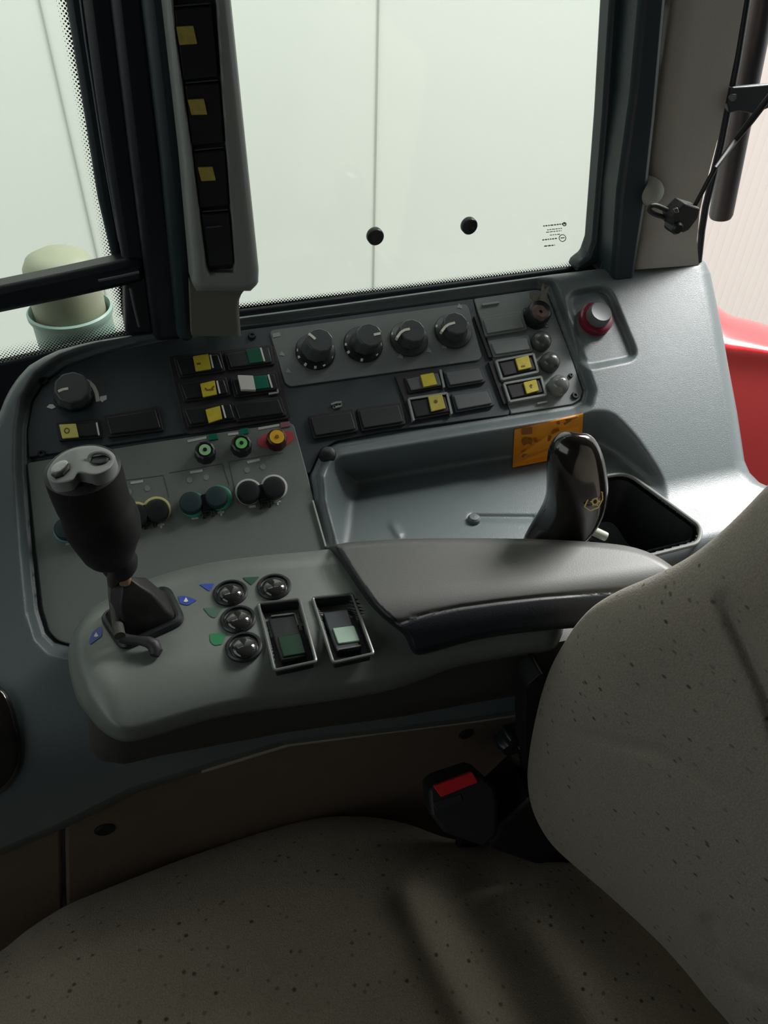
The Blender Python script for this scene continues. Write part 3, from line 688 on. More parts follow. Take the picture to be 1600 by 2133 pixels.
for x, y, r, m_ in ((1096, 645, .0028, CHR), (1139, 677, .0024, CHR), (1190, 781, .0024, BLACK), (1199, 823, .0036, BLACK), (525, 698, .0036, BLACK), (91, 792, .0036, BLACK), (86, 944, .0032, BLACK)):
    o = lathe('panel_screw', x, y, P, [(r, 0), (r, .0012), (r*.8, .0024), (r*.4, .0024), (r*.35, .0014), (.0002, .0014)], m_, con, hoff=.002, seg=20)
# dark hole plug near the tray corner
lathe('hole_plug', 683, 945, P, [(.0072, -.003), (.0076, .003), (.0060, .0065), (.0030, .0075), (.0003, .0078)], BLACK, con, hoff=.005)
# dry leaf scrap at the panel corner: a thing lying there
leaf = thing('dry_leaf', P.at(1125, 630, .002), 'small torn dry leaf scrap caught in the upper corner of the switch panel', 'leaf')
mb = MB()
for pts, h in (([(1103, 608), (1112, 606), (1118, 614), (1112, 626), (1104, 620)], .006), ([(1120, 622), (1128, 604), (1132, 590), (1134, 604), (1145, 594), (1140, 612), (1134, 628), (1124, 636)], .012), ([(1112, 614), (1122, 618), (1126, 630), (1118, 634), (1110, 626)], .010)):
    top = [P.at(x, y, h+random.uniform(-.002, .002)) for x, y in pts]; mb.add(*prism_vf(top, -P.n*.0006))
mb.build('leaf_blade', LEAF, leaf); mb = MB(); mb.add(*tube_vf([P.at(1128, 612, .011), P.at(1122, 625, .007), P.at(1120, 636, .003)], .0006, 6)); mb.build('leaf_stem', DIRT, leaf)

# ---- pocket push knob
lighter = lathe('push_knob', 1240, 666, P, [(.0168, -.002), (.0168, .0115), (.0155, .0125), (.0142, .013), (.0005, .013)], DRED, con, hoff=.0075)
base = P.at(1253, 649, .026)-P.n*.026; bb = P.at(1240, 666, .0075)-P.n*.0075
V = []; F = []; seg = 36; u, v_, n_ = axes(P.n); prof = [(.0118, .010), (.0115, .018), (.0112, .024), (.0100, .0265), (.0088, .0262), (.0003, .0262)]
for rr, h in prof:
    c = bb+(base-bb)*(h-.010)/.016
    for k in range(seg): a = 2*math.pi*k/seg; V.append(c+n_*h+u*rr*math.cos(a)+v_*rr*math.sin(a))
for i in range(len(prof)-1):
    for k in range(seg): F.append((i*seg+k, i*seg+(k+1) % seg, (i+1)*seg+(k+1) % seg, (i+1)*seg+k))
F.append(tuple(range(seg-1, -1, -1)))
mesh('knob_cap', V, F, M('mid_grey_cap', (.13, .14, .145), .4), lighter)

# ---- small valve buttons on the grey-green plate
def topbtn(px, py, face, ring=None):
    b = lathe('push_button', px, py, P, [(.0088, 0), (.0086, .006), (.0080, .0105), (.0066, .0115), (.0062, .0108), (.0003, .0108)], BLACK if face is not YDIAL else M('dark_maroon_plastic', (.05, .006, .006), .4), con, hoff=.0113, lobes=10, amp=.03)
    q = P.at(px, py, .0113)-P.n*.0113
    V, F = lathe_vf(q, P.n, [(.0048 if face is not YDIAL else .0062, .0107), (.0048 if face is not YDIAL else .0062, .0118), (.0003, .0119)], 24); mesh('button_dial', V, F, face, b)
    V, F = lathe_vf(q, P.n, [(.0017, .0115), (.0016, .0126), (.0002, .0127)], 14); mesh('dial_centre', V, F, BLACK if face is not YDIAL else BROWNP, b)
topbtn(427, 937, PGRN); topbtn(503, 923, M('green_dial', (.20, .58, .17), .5))
e = [(575+39*math.cos(a)*.98-4*math.sin(a), 915+18*math.sin(a)-4*math.cos(a)) for a in np.linspace(0, 2*math.pi, 40)[:-1]]
prism('warning_oval', e, P, 0, .0014, RED, con)
topbtn(577, 910, YDIAL)
SWP = M('soft_white_print', (.48, .50, .46), .6); mb = Each('printed_symbol', SWP, con)
for a, b in (((391, 919), (430, 911)), ((475, 905), (497, 902)), ((538, 893), (582, 885))): mark(mb, a, b, 5, P, .0014)
for a, b in (((272, 1006), (298, 1002)), ((396, 984), (422, 980)), ((515, 963), (541, 957))): mark(mb, a, b, 5, P, .0014)
for x, y in ((144, 1132), (406, 1079), (526, 1055)): mark(mb, (x-7, y+1), (x+7, y-1), 4.5, P, .0014)
for x, y in ((335, 1093), (460, 1067), (578, 1045)): mb = MB(); mark(mb, (x-7, y+1), (x+7, y-1), 4, P, .0014); mark(mb, (x, y-7), (x+1, y+7), 4, P, .0014); mb.build('plus_mark', SWP, con)
mb = Each('indicator_light', M('dot_grey', (.23, .25, .235), .5), con)
for x, y in ((269, 1024), (307, 1017), (395, 1000), (430, 994), (515, 979), (548, 972)): prism_m(mb, [(x+6*math.cos(a), y+6*math.sin(a)) for a in np.linspace(0, 6.28, 15)[:-1]], P, 0, .0014)

mb = MB()
for pl_ in ([(347, 990), (344, 965), (365, 960), (370, 985)], ): pass
for a, b in (((240, 1003), (340, 990)), ((340, 990), (352, 1035)), ((352, 985), (462, 966)), ((462, 966), (478, 1010)), ((476, 962), (496, 1050)), ((476, 962), (590, 943))): mark(mb, a, b, 1.3, P, .00125)
mb.build('group_outline', M('faint_outline', (.075, .085, .08), .6), con)
for (x, y, w, hgt, m_) in ((443, 910, 20, 12, GRN2), (508, 898, 18, 12, GRN2), (593, 884, 20, 11, M('dull_pink_print', (.26, .10, .12), .5))):
    prism('indicator_box', [(x-w/2, y-hgt/2+1.5), (x+w/2, y-hgt/2-1.5), (x+w/2+2, y+hgt/2-1.5), (x-w/2+2, y+hgt/2+1.5)], P, 0, .002, m_, con, r=2, bevel=.0003)
yr = M('cream_yellow_ring', (.55, .46, .20), .5); gr = M('teal_ring', (.03, .24, .16), .5); wr = M('pale_grey_ring', (.48, .48, .45), .5); br = M('blue_teal_ring', (.06, .22, .26), .5)
for (x, y, m_, dx, dy, R) in ((283, 1072, yr, 0, 0, .0112), (326, 1061, yr, 0, 0, .0112), (402, 1050, gr, -5, -5, .0108), (456, 1036, gr, -5, -3, .0108), (518, 1023, wr, 0, -1, .0112), (571, 1014, wr, 0, -1, .0112), (140, 1103, br, -4, -4, .0104), (190, 1093, br, -4, -4, .0104)):
    k = lathe('valve_button', x, y, P, [(R, .0008), (R, .0034), (R*.86, .0042), (R*.80, .0042)], m_, con, hoff=.004)
    cap_c = (M('dark_teal_cap', (.012, .03, .034), .5) if 'dark_teal_cap' not in bpy.data.materials else bpy.data.materials['dark_teal_cap']) if m_ in (gr, br) else BLACK
    q = P.at(x+dx, y+dy, .011)-P.n*.011
    V, F = lathe_vf(q, P.n, [(R*.84, .003), (R*.84, .0095), (R*.76, .0112), (R*.5, .0118), (.0003, .0115)], 30); mesh('button_cap', V, F, cap_c, k)
for (x, y) in ((307, 1078), (430, 1056), (549, 1036), (168, 1108)):
    mb = MB(); prism_m(mb, [(x-12, y-26), (x+10, y-30), (x+14, y+2), (x-8, y+6)], P, 0, .006, r=3)
    mark(mb, (x-8, y), (x-5, y+22), 6, P, .005); mark(mb, (x+10, y-2), (x+14, y+18), 6, P, .005); prism_m(mb, [(x-8, y-2), (x+12, y-6), (x+13, y+8), (x-5, y+11)], P, 0, .005)
    mb.build('valve_latch', BLACK, con, bevel=.0005)

# ---- orange sticker on the tray wall
def decal(name, poly, c, mat, parent, off=.0012, rings=10, tfun=console_t, n=10):
    dense = []
    for i in range(len(poly)):
        a, b = np.array(poly[i], float), np.array(poly[(i+1) % len(poly)], float)
        dense += [tuple(a+(b-a)*k/n) for k in range(n)]
    return radial_patch(name, dense, c, rings, lambda x, y, d: tfun(x, y)-off, (ray(*c)*.0004), mat, parent, pw=1.0)
gu, gv = np.meshgrid(np.linspace(0, 1, 40), np.linspace(0, 1, 30))
gx = (1-gv)*((1-gu)*1072+gu*1215)+gv*((1-gu)*1068+gu*1211); gy = (1-gv)*((1-gu)*895+gu*860)+gv*((1-gu)*974+gu*946)
st = grid_patch('warning_sticker', gx, gy, console_t(gx, gy)-.0026, ray(1140, 920)*.0006, ORANGE, con)
st['label'] = 'orange sticker with small brown pictograms'
for k, (x, y) in enumerate(((1098, 898), (1099, 921), (1097, 945))):
    decal('pictogram', [(x-11, y-7), (x+11, y-9), (x+11, y+6), (x-11, y+8)] if k == 0 else [(x-11, y-3), (x-3, y-9), (x+5, y-5), (x+11, y-7), (x+8, y+6), (x+1, y+3), (x-9, y+8)], (x, y), BROWNP, st, off=.0068, rings=4, n=4)
for x, y, r in ((1117, 918, 4), (1163, 881, 4)): decal('pictogram', [(x+r*math.cos(a), y+r*math.sin(a)) for a in np.linspace(0, 6.28, 9)[:-1]], (x, y), BROWNP, st, off=.0068, rings=4, n=3)
for (a, b) in (((1112, 944), (1124, 942)), ((1150, 903), (1165, 895)), ((1178, 876), (1203, 868)), ((1175, 884), (1190, 874)), ((1140, 925), (1148, 908))):
    dx, dy = b[0]-a[0], b[1]-a[1]; L_ = math.hypot(dx, dy); nx, ny = -dy/L_*2.2, dx/L_*2.2
    decal('pictogram', [(a[0]-nx, a[1]-ny), (b[0]-nx, b[1]-ny), (b[0]+nx, b[1]+ny), (a[0]+nx, a[1]+ny)], ((a[0]+b[0])/2, (a[1]+b[1])/2), BROWNP, st, off=.0068, rings=4, n=3)

bi = [(-150, 1385), (-60, 1400), (0, 1428), (26, 1466), (42, 1530), (43, 1590), (26, 1630), (0, 1655), (-60, 1690), (-150, 1720)]
radial_patch('corner_insert', [tuple(p) for p in smooth_loop(bi, 6)], (-50, 1550), 16, lambda x, y, d: console_t(x, y)-.007+edge_round(d, 16, .006), ray(0, 1550)*.006, GLOSSB, con, label='black insert at the lower left edge of the console')
# ================================================================ KEYPAD POD (front of the armrest)
pod = thing('armrest_keypad', (.05, .36, .62), 'grey rounded keypad pod with joystick opening, round buttons and two sunken rockers', 'control pod')
PODO = [(142, 1362), (150, 1325), (170, 1290), (205, 1258), (280, 1220), (350, 1193), (440, 1172), (540, 1158), (640, 1149), (705, 1143), (760, 1150), (900, 1200), (1150, 1260), (1160, 1345), (1090, 1362), (980, 1382), (920, 1400), (860, 1424), (800, 1441), (700, 1458), (600, 1472), (530, 1481), (430, 1500), (330, 1530), (262, 1545), (215, 1525), (185, 1492), (160, 1455), (146, 1405)]
PODO = [tuple(p) for p in smooth_loop(PODO, 6)]
yA = Q.at(400, 1432)[1]; yB = Q.at(230, 1470)[1]; yC = Q.at(860, 1368)[1]
FACE = Plane(Q.at(400, 1425), (.03, -.78, .62))
def well(px, py, quad, d):
    return d*sm(-(sdp(px, py, quad))/4)
WELL1 = round_poly([(541, 1262), (622, 1252), (656, 1376), (574, 1394)], 5); WELL2 = round_poly([(654, 1250), (730, 1241), (774, 1360), (696, 1378)], 5)
def pod_base_t(px, py):
    t = Q.t(px, py); t = smax(t, FACE.t(px, py), .020)
    SIDE = Plane(Q.at(175, 1400), (-.75, -.25, .6)); t = smax(t, SIDE.t(px, py), .02)
    return t
def pod_t(px, py, d):
    t = pod_base_t(px, py)+edge_round(d, 34, .016)
    for w_ in (WELL1, WELL2):
        sdw = sdp(px, py, w_); t = t+np.where(sdw < 0, .010*sm(-sdw/5), 0)
    return t
# dense grid in a polar layout
radial_patch('pod_shell', PODO, (590, 1300), 130, pod_t, (0.002, .020, -.030), PGREY, pod, pw=1.0, sharp=50)
QH = lambda h: Plane((0, 0, ZQ+h), (0, 0, 1))
for (x, y) in ((480, 1234), (571, 1221), (496, 1289), (508, 1346)):
    rg = lathe('dome_button', x, y, Q, [(.0122, -.001), (.0122, .0012), (.0112, .0022), (.0098, .0022), (.0094, .0006), (.0085, .0002)], BLACK, pod, hoff=.001)
    V, F = lathe_vf(Q.at(x, y, .004)-Q.n*.004, Q.n, [(.0092, 0), (.0090, .0028), (.0074, .0050), (.0045, .0062), (.0003, .0066)], 30); mesh('button_dome', V, F, M('dome_smoke_plastic', (.022, .022, .021), .12, coat=.5) if 'dome_smoke_plastic' not in bpy.data.materials else bpy.data.materials['dome_smoke_plastic'], rg, sharp=70)
lg = M('symbol_green', (.02, .17, .07), .4); gg = M('symbol_grey_green', (.06, .12, .09), .4); dg = M('symbol_dark_green', (.02, .07, .045), .4)
for poly, m_ in (([(415, 1217), (447, 1215), (437, 1232)], BLUE), ([(505, 1203), (541, 1201), (524, 1219)], dg), ([(423, 1266), (464, 1265), (448, 1287), (438, 1284)], gg), ([(437, 1320), (472, 1317), (463, 1342), (446, 1344), (438, 1336)], lg), ([(371, 1241), (384, 1241), (411, 1250), (391, 1261), (375, 1257)], BLUE), ([(206, 1305), (213, 1308), (212, 1325), (188, 1342), (184, 1338), (192, 1318)], BLUE)):
    pts = round_poly(poly, 3, 2); c = np.mean(poly, axis=0)
    r_ = decal('symbol_patch', [tuple(p) for p in pts], tuple(c), m_, pod, off=.0006, rings=3, tfun=pod_base_t, n=1)
    if m_ is BLUE and c[0] < 400: decal('symbol_mark', [(c[0]-4, c[1]+3), (c[0]+1, c[1]-6), (c[0]+6, c[1]+2), (c[0]+1, c[1]+4)], tuple(c), WHITE, r_, off=.0010, rings=2, tfun=pod_base_t, n=1)
# sunken rockers
def sunk(outer, key, lens, km, lm, ridge):
    mb = MB(); o = [np.array(p, float) for p in outer]
    lip = [Q.at(x, y, .0015) for x, y in round_poly(o, 6, 4)]; V, F = loop_tube_vf(lip, .0012, 8)
    s_ = mesh('sunken_switch', V, F, M('grey_well_lip', (.09, .098, .09), .3) if 'grey_well_lip' not in bpy.data.materials else bpy.data.materials['grey_well_lip'], pod)
    c = sum(o)/4; inn = [c+(p-c)*.93 for p in o]
    topv = [Q.at(x, y, .0006) for x, y in round_poly(inn, 5, 3)]; low = [p-np.array([0, 0, .0085]) for p in topv]; n = len(topv)
    mb.add(topv+low, [(i, (i+1) % n, n+(i+1) % n, n+i) for i in range(n)]+[tuple(n+i for i in range(n))]); mb.build('well_liner', BLKM, s_)
    QQ = Plane((0, 0, ZQ-.006), (0, 0, 1))
    prism('switch_key', key, QQ, -.004, .0022, km, s_, r=4, bevel=.0008)
    prism('switch_lens', lens, QQ, 0, .0034, lm, s_, r=3, bevel=.0008)
    if ridge:
        mb = MB()
        for a, b in ridge: mark(mb, a, b, 3, QQ, .0034, .001)
        mb.build('key_ridge', bpy.data.materials['grey_well_lip'], s_)
sunk([(538, 1258), (624, 1248), (659, 1378), (572, 1397)], [(558, 1284), (614, 1277), (640, 1366), (586, 1376)], [(578, 1325), (626, 1318), (638, 1360), (590, 1368)], BLACK, M('very_dark_green_lens', (.006, .03, .015), .3), [((565, 1283), (614, 1277)), ((614, 1277), (621, 1302))])
sunk([(651, 1246), (733, 1237), (778, 1362), (694, 1381)], [(672, 1276), (724, 1268), (752, 1350), (702, 1358)], [(692, 1308), (738, 1302), (751, 1334), (704, 1341)], M('slate_key', (.03, .034, .042), .4), M('pale_mint_lens', (.26, .36, .29), .4), [((706, 1352), (752, 1344))])
# dark brown shroud under the pod
ysn = np.linspace(0, 1, 24); xs = np.linspace(186, 1250, 90)
yt = np.interp(xs, [150, 262, 330, 530, 800, 960, 1150, 1250], [1440, 1520, 1505, 1460, 1420, 1370, 1340, 1320]); yb = np.interp(xs, [150, 210, 260, 330, 600, 840, 1000, 1250], [1520, 1585, 1592, 1575, 1525, 1492, 1462, 1420])
PX = np.repeat(xs[None], 24, 0); PY = yt[None]+(yb-yt)[None]*ysn[:, None]
SH = Plane((0, Q.at(400, 1432)[1]+.006, .72), (0, -1, .12))
T = SH.t(PX, PY)+edge_round(yb[None]-PY, 34, .03)+edge_round(PX-186, 70, .03)
grid_patch('lower_shroud', PX, PY, T, (0, .02, .0), SHR, pod, label='dark brown-grey shroud under the grey pod')

# ---- joystick
jt = np.linalg.norm(CC-Plane((0, 0, .925), (0, 0, 1)).at(180, 965)); jb = np.linalg.norm(CC-Q.at(296, 1292))
joy = thing('joystick', Q.at(296, 1292), 'black upright joystick with grey two-button top on the keypad pod', 'joystick')
def jl(y): f = (y-965)/(1292-965); return jt+(jb-jt)*f
TOPJ = W(180, 965, jt); BOTJ = W(296, 1292, jb); AX = (TOPJ-BOTJ)/np.linalg.norm(TOPJ-BOTJ)
def jloft(sec, mat, name, parent, seg=36, flat=1.0, sharp=45, n=None):
    V = []; F = []; n = AX if n is None else n; u, v_, _ = axes(n)
    for (x, y, hw) in sec:
        t = jl(y); c = W(x, y, t); r = hw*t/FPX
        for k in range(seg): a = 2*math.pi*k/seg; V.append(c+u*r*math.cos(a)+v_*r*math.sin(a)*flat)
    for i in range(len(sec)-1):
        for k in range(seg): F.append((i*seg+k, i*seg+(k+1) % seg, (i+1)*seg+(k+1) % seg, (i+1)*seg+k))
    F.append(tuple(range(seg-1, -1, -1))); F.append(tuple((len(sec)-1)*seg+k for k in range(seg)))
    return mesh(name, V, F, mat, parent, sharp=sharp)
jloft([(170, 970, 60), (172, 978, 73), (179, 1000, 73), (188, 1028, 71), (194, 1044, 70), (196, 1050, 68), (200, 1056, 69), (206, 1070, 72), (213, 1088, 73), (221, 1110, 68), (224, 1130, 59), (227, 1146, 52), (230, 1156, 45), (234, 1163, 36)], M('grip_black_rubber', (.005, .0045, .0045), .6), 'grip', joy)
jloft([(238, 1150, 34), (247, 1170, 37), (251, 1182, 33), (253, 1191, 26)], BLKM, 'collar', joy)
jloft([(257, 1190, 12), (259, 1200, 13), (261, 1212, 12)], BRASS, 'neck_ring', joy)
# gaiter: loft from the round neck to a rounded square at the pod
BOOT = round_poly([(222, 1282), (346, 1232), (372, 1292), (258, 1340)], 14, 5); nb = len(BOOT)
V = []; F = []; cB = np.mean(BOOT, axis=0); lev = [(0, 1.0), (.004, .99), (.012, .84), (.022, .72), (.032, .60), (.040, .34), (.047, .16)]
cw = Q.at(*cB); tw = W(263, 1208, jl(1208))
for hh, scl in lev:
    f = hh/.047
    for p in BOOT:
        w0 = Q.at(*p); V.append(cw+(w0-cw)*scl+(tw-cw)*f*1.0+np.array([0, 0, 0]))
for i in range(len(lev)-1):
    for k in range(nb): F.append((i*nb+k, i*nb+(k+1) % nb, (i+1)*nb+(k+1) % nb, (i+1)*nb+k))
F.append(tuple(range(nb-1, -1, -1))); F.append(tuple((len(lev)-1)*nb+k for k in range(nb)))
mesh('gaiter', V, F, M('black_gaiter_leather', (.016, .014, .014), .55, bump=.5, bscale=120), joy, sharp=60)
fr = [Q.at(x, y, .0015) for x, y in round_poly([(216, 1284), (346, 1226), (378, 1293), (258, 1347)], 16, 5)]; V, F = loop_tube_vf(fr, .0032, 10); mesh('gaiter_frame', V, F, BLACK, joy)
# top: two facets meeting in a ridge, each with an oval button
ex, ey = None, None
u, v_, n_ = axes(AX)
tp = Plane(W(172, 972, jt), AX)
def jtop_t(px, py): 
    a = Plane(W(168, 965, jt-.010), AX+np.array([-.20, -.03, 0])); b = Plane(W(168, 965, jt-.010), AX+np.array([.16, .02, 0]))
    return smax(a.t(px, py), b.t(px, py), .001)
out = [(101, 990), (104, 975), (118, 956), (140, 941), (165, 933), (195, 931), (222, 938), (237, 951), (236, 966), (222, 980), (195, 990), (165, 986), (150, 1001), (125, 1006), (108, 1003)]
jtp = radial_patch('top_plate', [(168+(p[0]-168)*1.04, 968+(p[1]-968)*1.06) for p in smooth_loop(out, 4)], (166, 962), 24, lambda x, y, d: jtop_t(x, y)+edge_round(d, 6, .003), -AX*.010, M('silver_grey_plastic', (.24, .25, .24), .6), joy, pw=1.0)
def jbtn(c, w, h, rot, mat, rim):
    pl_ = [(c[0]+w*math.cos(a)*math.cos(rot)-h*math.sin(a)*math.sin(rot), c[1]+w*math.cos(a)*math.sin(rot)+h*math.sin(a)*math.cos(rot)) for a in np.linspace(0, 2*math.pi, 25)[:-1]]
    b = radial_patch('thumb_button', pl_, c, 5, lambda x, y, d: jtop_t(x, y)-.0022+edge_round(d, 5, .0012), -AX*.005, mat, jtp, pw=1.0)
jbtn((124, 972), 20, 10, -.55, M('pale_thumb_button', (.40, .42, .40), .4), None)
jbtn((208, 956), 19, 11, -.1, BLACK, None)
V, F = loop_tube_vf([W(208+22*math.cos(a), 955+13*math.sin(a), jtop_t(208., 955.)-.0005) for a in np.linspace(0, 2*math.pi, 29)[:-1]], .0012, 8); mesh('button_rim', V, F, bpy.data.materials['silver_grey_plastic'], jtp)
dpts = [(109, 988), (118, 992), (130, 987), (140, 977), (143, 967)]
tube('button_slot', [W(x, y, jtop_t(float(x), float(y))-.0006) for x, y in dpts], [.0008, .0016, .002, .0018, .0008], BLKM, jtp)
# cable clipped down the stick and its loose end on the pod
cb = smooth_loop([(236, 1165), (235, 1200), (238, 1250), (245, 1300), (250, 1325)], 6, False)
tube('cable_sleeve', [W(x, y, (jl(y) if y < 1210 else Q.t(x, y)-.012+.006*sm((y-1210)/110))-.012) for x, y in cb], .0036, M('braided_sleeve', (.055, .052, .045), .7, bump=.8, bscale=700), joy)
tube('cable_end', [Q.at(x, y, h) for x, y, h in ((252, 1328, .009), (268, 1332, .008), (290, 1334, .008), (308, 1337, .008), (320, 1343, .006), (325, 1356, .004), (322, 1366, .003))], [.0035, .0034, .003, .0038, .0046, .0044, .003], SOFTB, joy)

# ================================================================ ARMREST PAD
pad = thing('armrest_pad', (.2, .33, .72), 'long grey vinyl armrest pad with a rolled black front edge', 'armrest')
PADP = Plane((0, 0, ZPAD), (0, 0, 1)); 
top = [(699, 1143), (712, 1132), (760, 1127), (860, 1122), (1000, 1121), (1120, 1123), (1220, 1128), (1300, 1136), (1350, 1150), (1390, 1172), (1420, 1200), (1440, 1240), (1400, 1290), (1300, 1300), (1200, 1308), (1150, 1312), (1060, 1322), (985, 1335), (930, 1350), (888, 1362), (868, 1364), (856, 1352), (848, 1332), (838, 1318), (806, 1292), (775, 1258), (748, 1220), (725, 1185)]
EDGE = [(838, 1300), (858, 1290), (900, 1280), (960, 1268), (1040, 1257), (1130, 1247), (1250, 1238), (1420, 1228)]
def pad_t(px, py, d):
    ye = np.interp(px, [p[0] for p in EDGE], [p[1] for p in EDGE])
    t = PADP.t(px, py)
    below = np.clip(py-ye, -20, 200)
    fr_ = Plane(PADP.at(960, 1262), (-.10, -.80, .58)); t = smax(t, fr_.t(px, py), .016)
    t = t+edge_round(d, 14, .008)
    t = t-.0022*np.exp(-(dline(px, py, [(1045, 1195), (1060, 1200)])/12)**2)*0
    t = t+.0016*np.exp(-((py-ye+4)/4)**2)
    return t
tl = [tuple(p) for p in smooth_loop(top, 6)]
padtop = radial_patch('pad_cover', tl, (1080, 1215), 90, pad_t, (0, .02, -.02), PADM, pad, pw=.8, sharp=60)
# black vinyl on the rolled front: second material on the faces beyond the edge line
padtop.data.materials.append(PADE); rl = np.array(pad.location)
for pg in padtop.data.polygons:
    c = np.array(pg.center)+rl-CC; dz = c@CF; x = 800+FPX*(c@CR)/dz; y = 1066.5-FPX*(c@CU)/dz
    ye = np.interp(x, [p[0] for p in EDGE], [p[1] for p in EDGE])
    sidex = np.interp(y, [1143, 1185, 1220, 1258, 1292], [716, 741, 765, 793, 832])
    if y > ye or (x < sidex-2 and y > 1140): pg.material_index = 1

# ================================================================ GEAR / THROTTLE LEVER IN THE TRAY
lev_ = thing('control_lever', LED.at(1170, 1110), 'glossy black curved lever handle with a yellow symbol standing in the tray', 'lever')
tb = LED.t(1150, 1140)-.02; tt = tb-.075
secs = [(1187, 899, 10), (1186, 903, 24), (1187, 911, 38), (1190, 925, 49), (1195, 945, 56), (1199, 970, 60), (1202, 1000, 63), (1203, 1025, 64), (1199, 1050, 65), (1189, 1072, 63), (1173, 1094, 59), (1154, 1116, 55), (1135, 1140, 50), (1125, 1160, 48)]
V = []; F = []; seg = 36
def lt(y): return tt+(tb-tt)*sm(max(0, (y-900)/260))
cs = [W(x, y, lt(y)) for x, y, _ in secs]
for i, (x, y, hw) in enumerate(secs):
    d = cs[min(i+1, len(cs)-1)]-cs[max(i-1, 0)]; d /= np.linalg.norm(d)
    rr = ray(x, y); side = np.cross(d, rr); side /= np.linalg.norm(side); w_ = np.cross(side, d); r = hw*lt(y)/FPX*.97
    for k in range(seg): a = 2*math.pi*k/seg; V.append(cs[i]+side*r*math.cos(a)+w_*r*.72*math.sin(a))
for i in range(len(secs)-1):
    for k in range(seg): F.append((i*seg+k, i*seg+(k+1) % seg, (i+1)*seg+(k+1) % seg, (i+1)*seg+k))
F.append(tuple(range(seg-1, -1, -1))); F.append(tuple((len(secs)-1)*seg+k for k in range(seg)))
mesh('lever_handle', V, F, GLOSSB, lev_, sharp=70, sub=1)
tE = lt(1040)-64*.72*lt(1040)/FPX*.9; EP = Plane(W(1235, 1042, tE-.0052), -ray(1235, 1042)+CR*.4-CU*.42)
mb = MB(); pe = [(1218, 1056), (1228, 1034), (1243, 1020), (1255, 1026), (1256, 1040), (1246, 1058), (1230, 1064)]
for a, b in zip(pe, pe[1:]+pe[:1]): mark(mb, a, b, 2, EP, .0006)
ringmark(mb, (1240, 1045), 6, 3, EP, .0006, 10, 1.1)
for k in range(6):
    a = k*math.pi/3; mark(mb, (1240+7*math.cos(a), 1045+7*math.sin(a)), (1240+10*math.cos(a), 1045+10*math.sin(a)), 2.5, EP, .0006)
mb.build('lever_symbol', M('gold_print', (.62, .48, .16), .5), lev_)
tube('lever_rod', [LED.at(1262, 1118, .004), LED.at(1232, 1104, .010), LED.at(1212, 1085, .03)], [.004, .004, .0035], M('pale_metal_rod', (.42, .45, .40), .4, metal=.2), lev_)
rg = lathe('tray_boss', 988, 1077, LED, [(.006, 0), (.0055, .003), (.004, .0045), (.0003, .005)], PLAST, con, hoff=.004)

# ================================================================ SEAT
seat = thing('driver_seat', (.15, .05, 0), 'driver seat in flecked brown-grey fabric with a curved backrest', 'seat')
CUSH = Plane((0.0, .20, .52), (.10, -.05, 1))
co = [(-260, 2400), (-230, 2180), (-120, 2060), (0, 1982), (60, 1935), (135, 1888), (200, 1860), (270, 1832), (360, 1797), (450, 1765), (530, 1738), (600, 1717), (660, 1704), (720, 1700), (790, 1704), (860, 1720), (920, 1742), (1000, 1758), (1090, 1766), (1180, 1780), (1300, 1850), (1500, 2000), (1680, 2200), (1700, 2420), (700, 2520), (100, 2500)]
co = [tuple(p) for p in smooth_loop(co, 8)]
def cush_t(px, py, d):
    t = CUSH.t(px, py)+edge_round(d, 210, .085)
    t = t+.010*np.exp(-(dline(px, py, [(850, 1880), (905, 1990), (980, 2133), (1060, 2300)])/38)**2)
    t = t+.006*np.exp(-(dline(px, py, [(1120, 1960), (1190, 2060), (1260, 2200)])/40)**2)
    t = t-.012*np.exp(-(dline(px, py, [(940, 1860), (1020, 2010), (1120, 2200)])/60)**2)
    return t
radial_patch('seat_cushion', co, (700, 2120), 60, cush_t, (0, 0, -.11), SEAT, seat, pw=.7, sharp=80)
BKP = Plane((.227, .217, .608), (-.93, -.35, .08))
bo = [(1860, 760), (1740, 870), (1640, 975), (1600, 1010), (1550, 1062), (1500, 1110), (1450, 1150), (1400, 1180), (1345, 1206), (1290, 1230), (1240, 1260), (1205, 1295), (1178, 1335), (1150, 1385), (1130, 1440), (1115, 1500), (1104, 1560), (1099, 1620), (1106, 1675), (1125, 1722), (1155, 1765), (1210, 1815), (1265, 1862), (1320, 1912), (1375, 1965), (1425, 2020), (1475, 2082), (1530, 2145), (1600, 2240), (1750, 2400), (2050, 2350), (2200, 1600), (2200, 1000), (2060, 740)]
bo = [tuple(p) for p in smooth_loop(bo, 8)]
def back_t(px, py, d):
    t = BKP.t(px, py)+edge_round(d, 170, .040)
    t = t+.010*np.exp(-(dline(px, py, [(1512, 1250), (1545, 1320), (1600, 1440), (1650, 1600)])/22)**2)*sm((py-1180)/120)
    t = t+.007*np.exp(-(dline(px, py, [(1478, 1925), (1500, 1985), (1545, 2040), (1620, 2070)])/20)**2)
    t = t+.0022*np.exp(-(dline(px, py, [(1200, 1530), (1380, 1570), (1520, 1660), (1620, 1760)])/16)**2)
    return t
radial_patch('backrest', bo, (1620, 1600), 80, back_t, (.13, .04, -.10), BACK, seat, pw=.7, sharp=80)
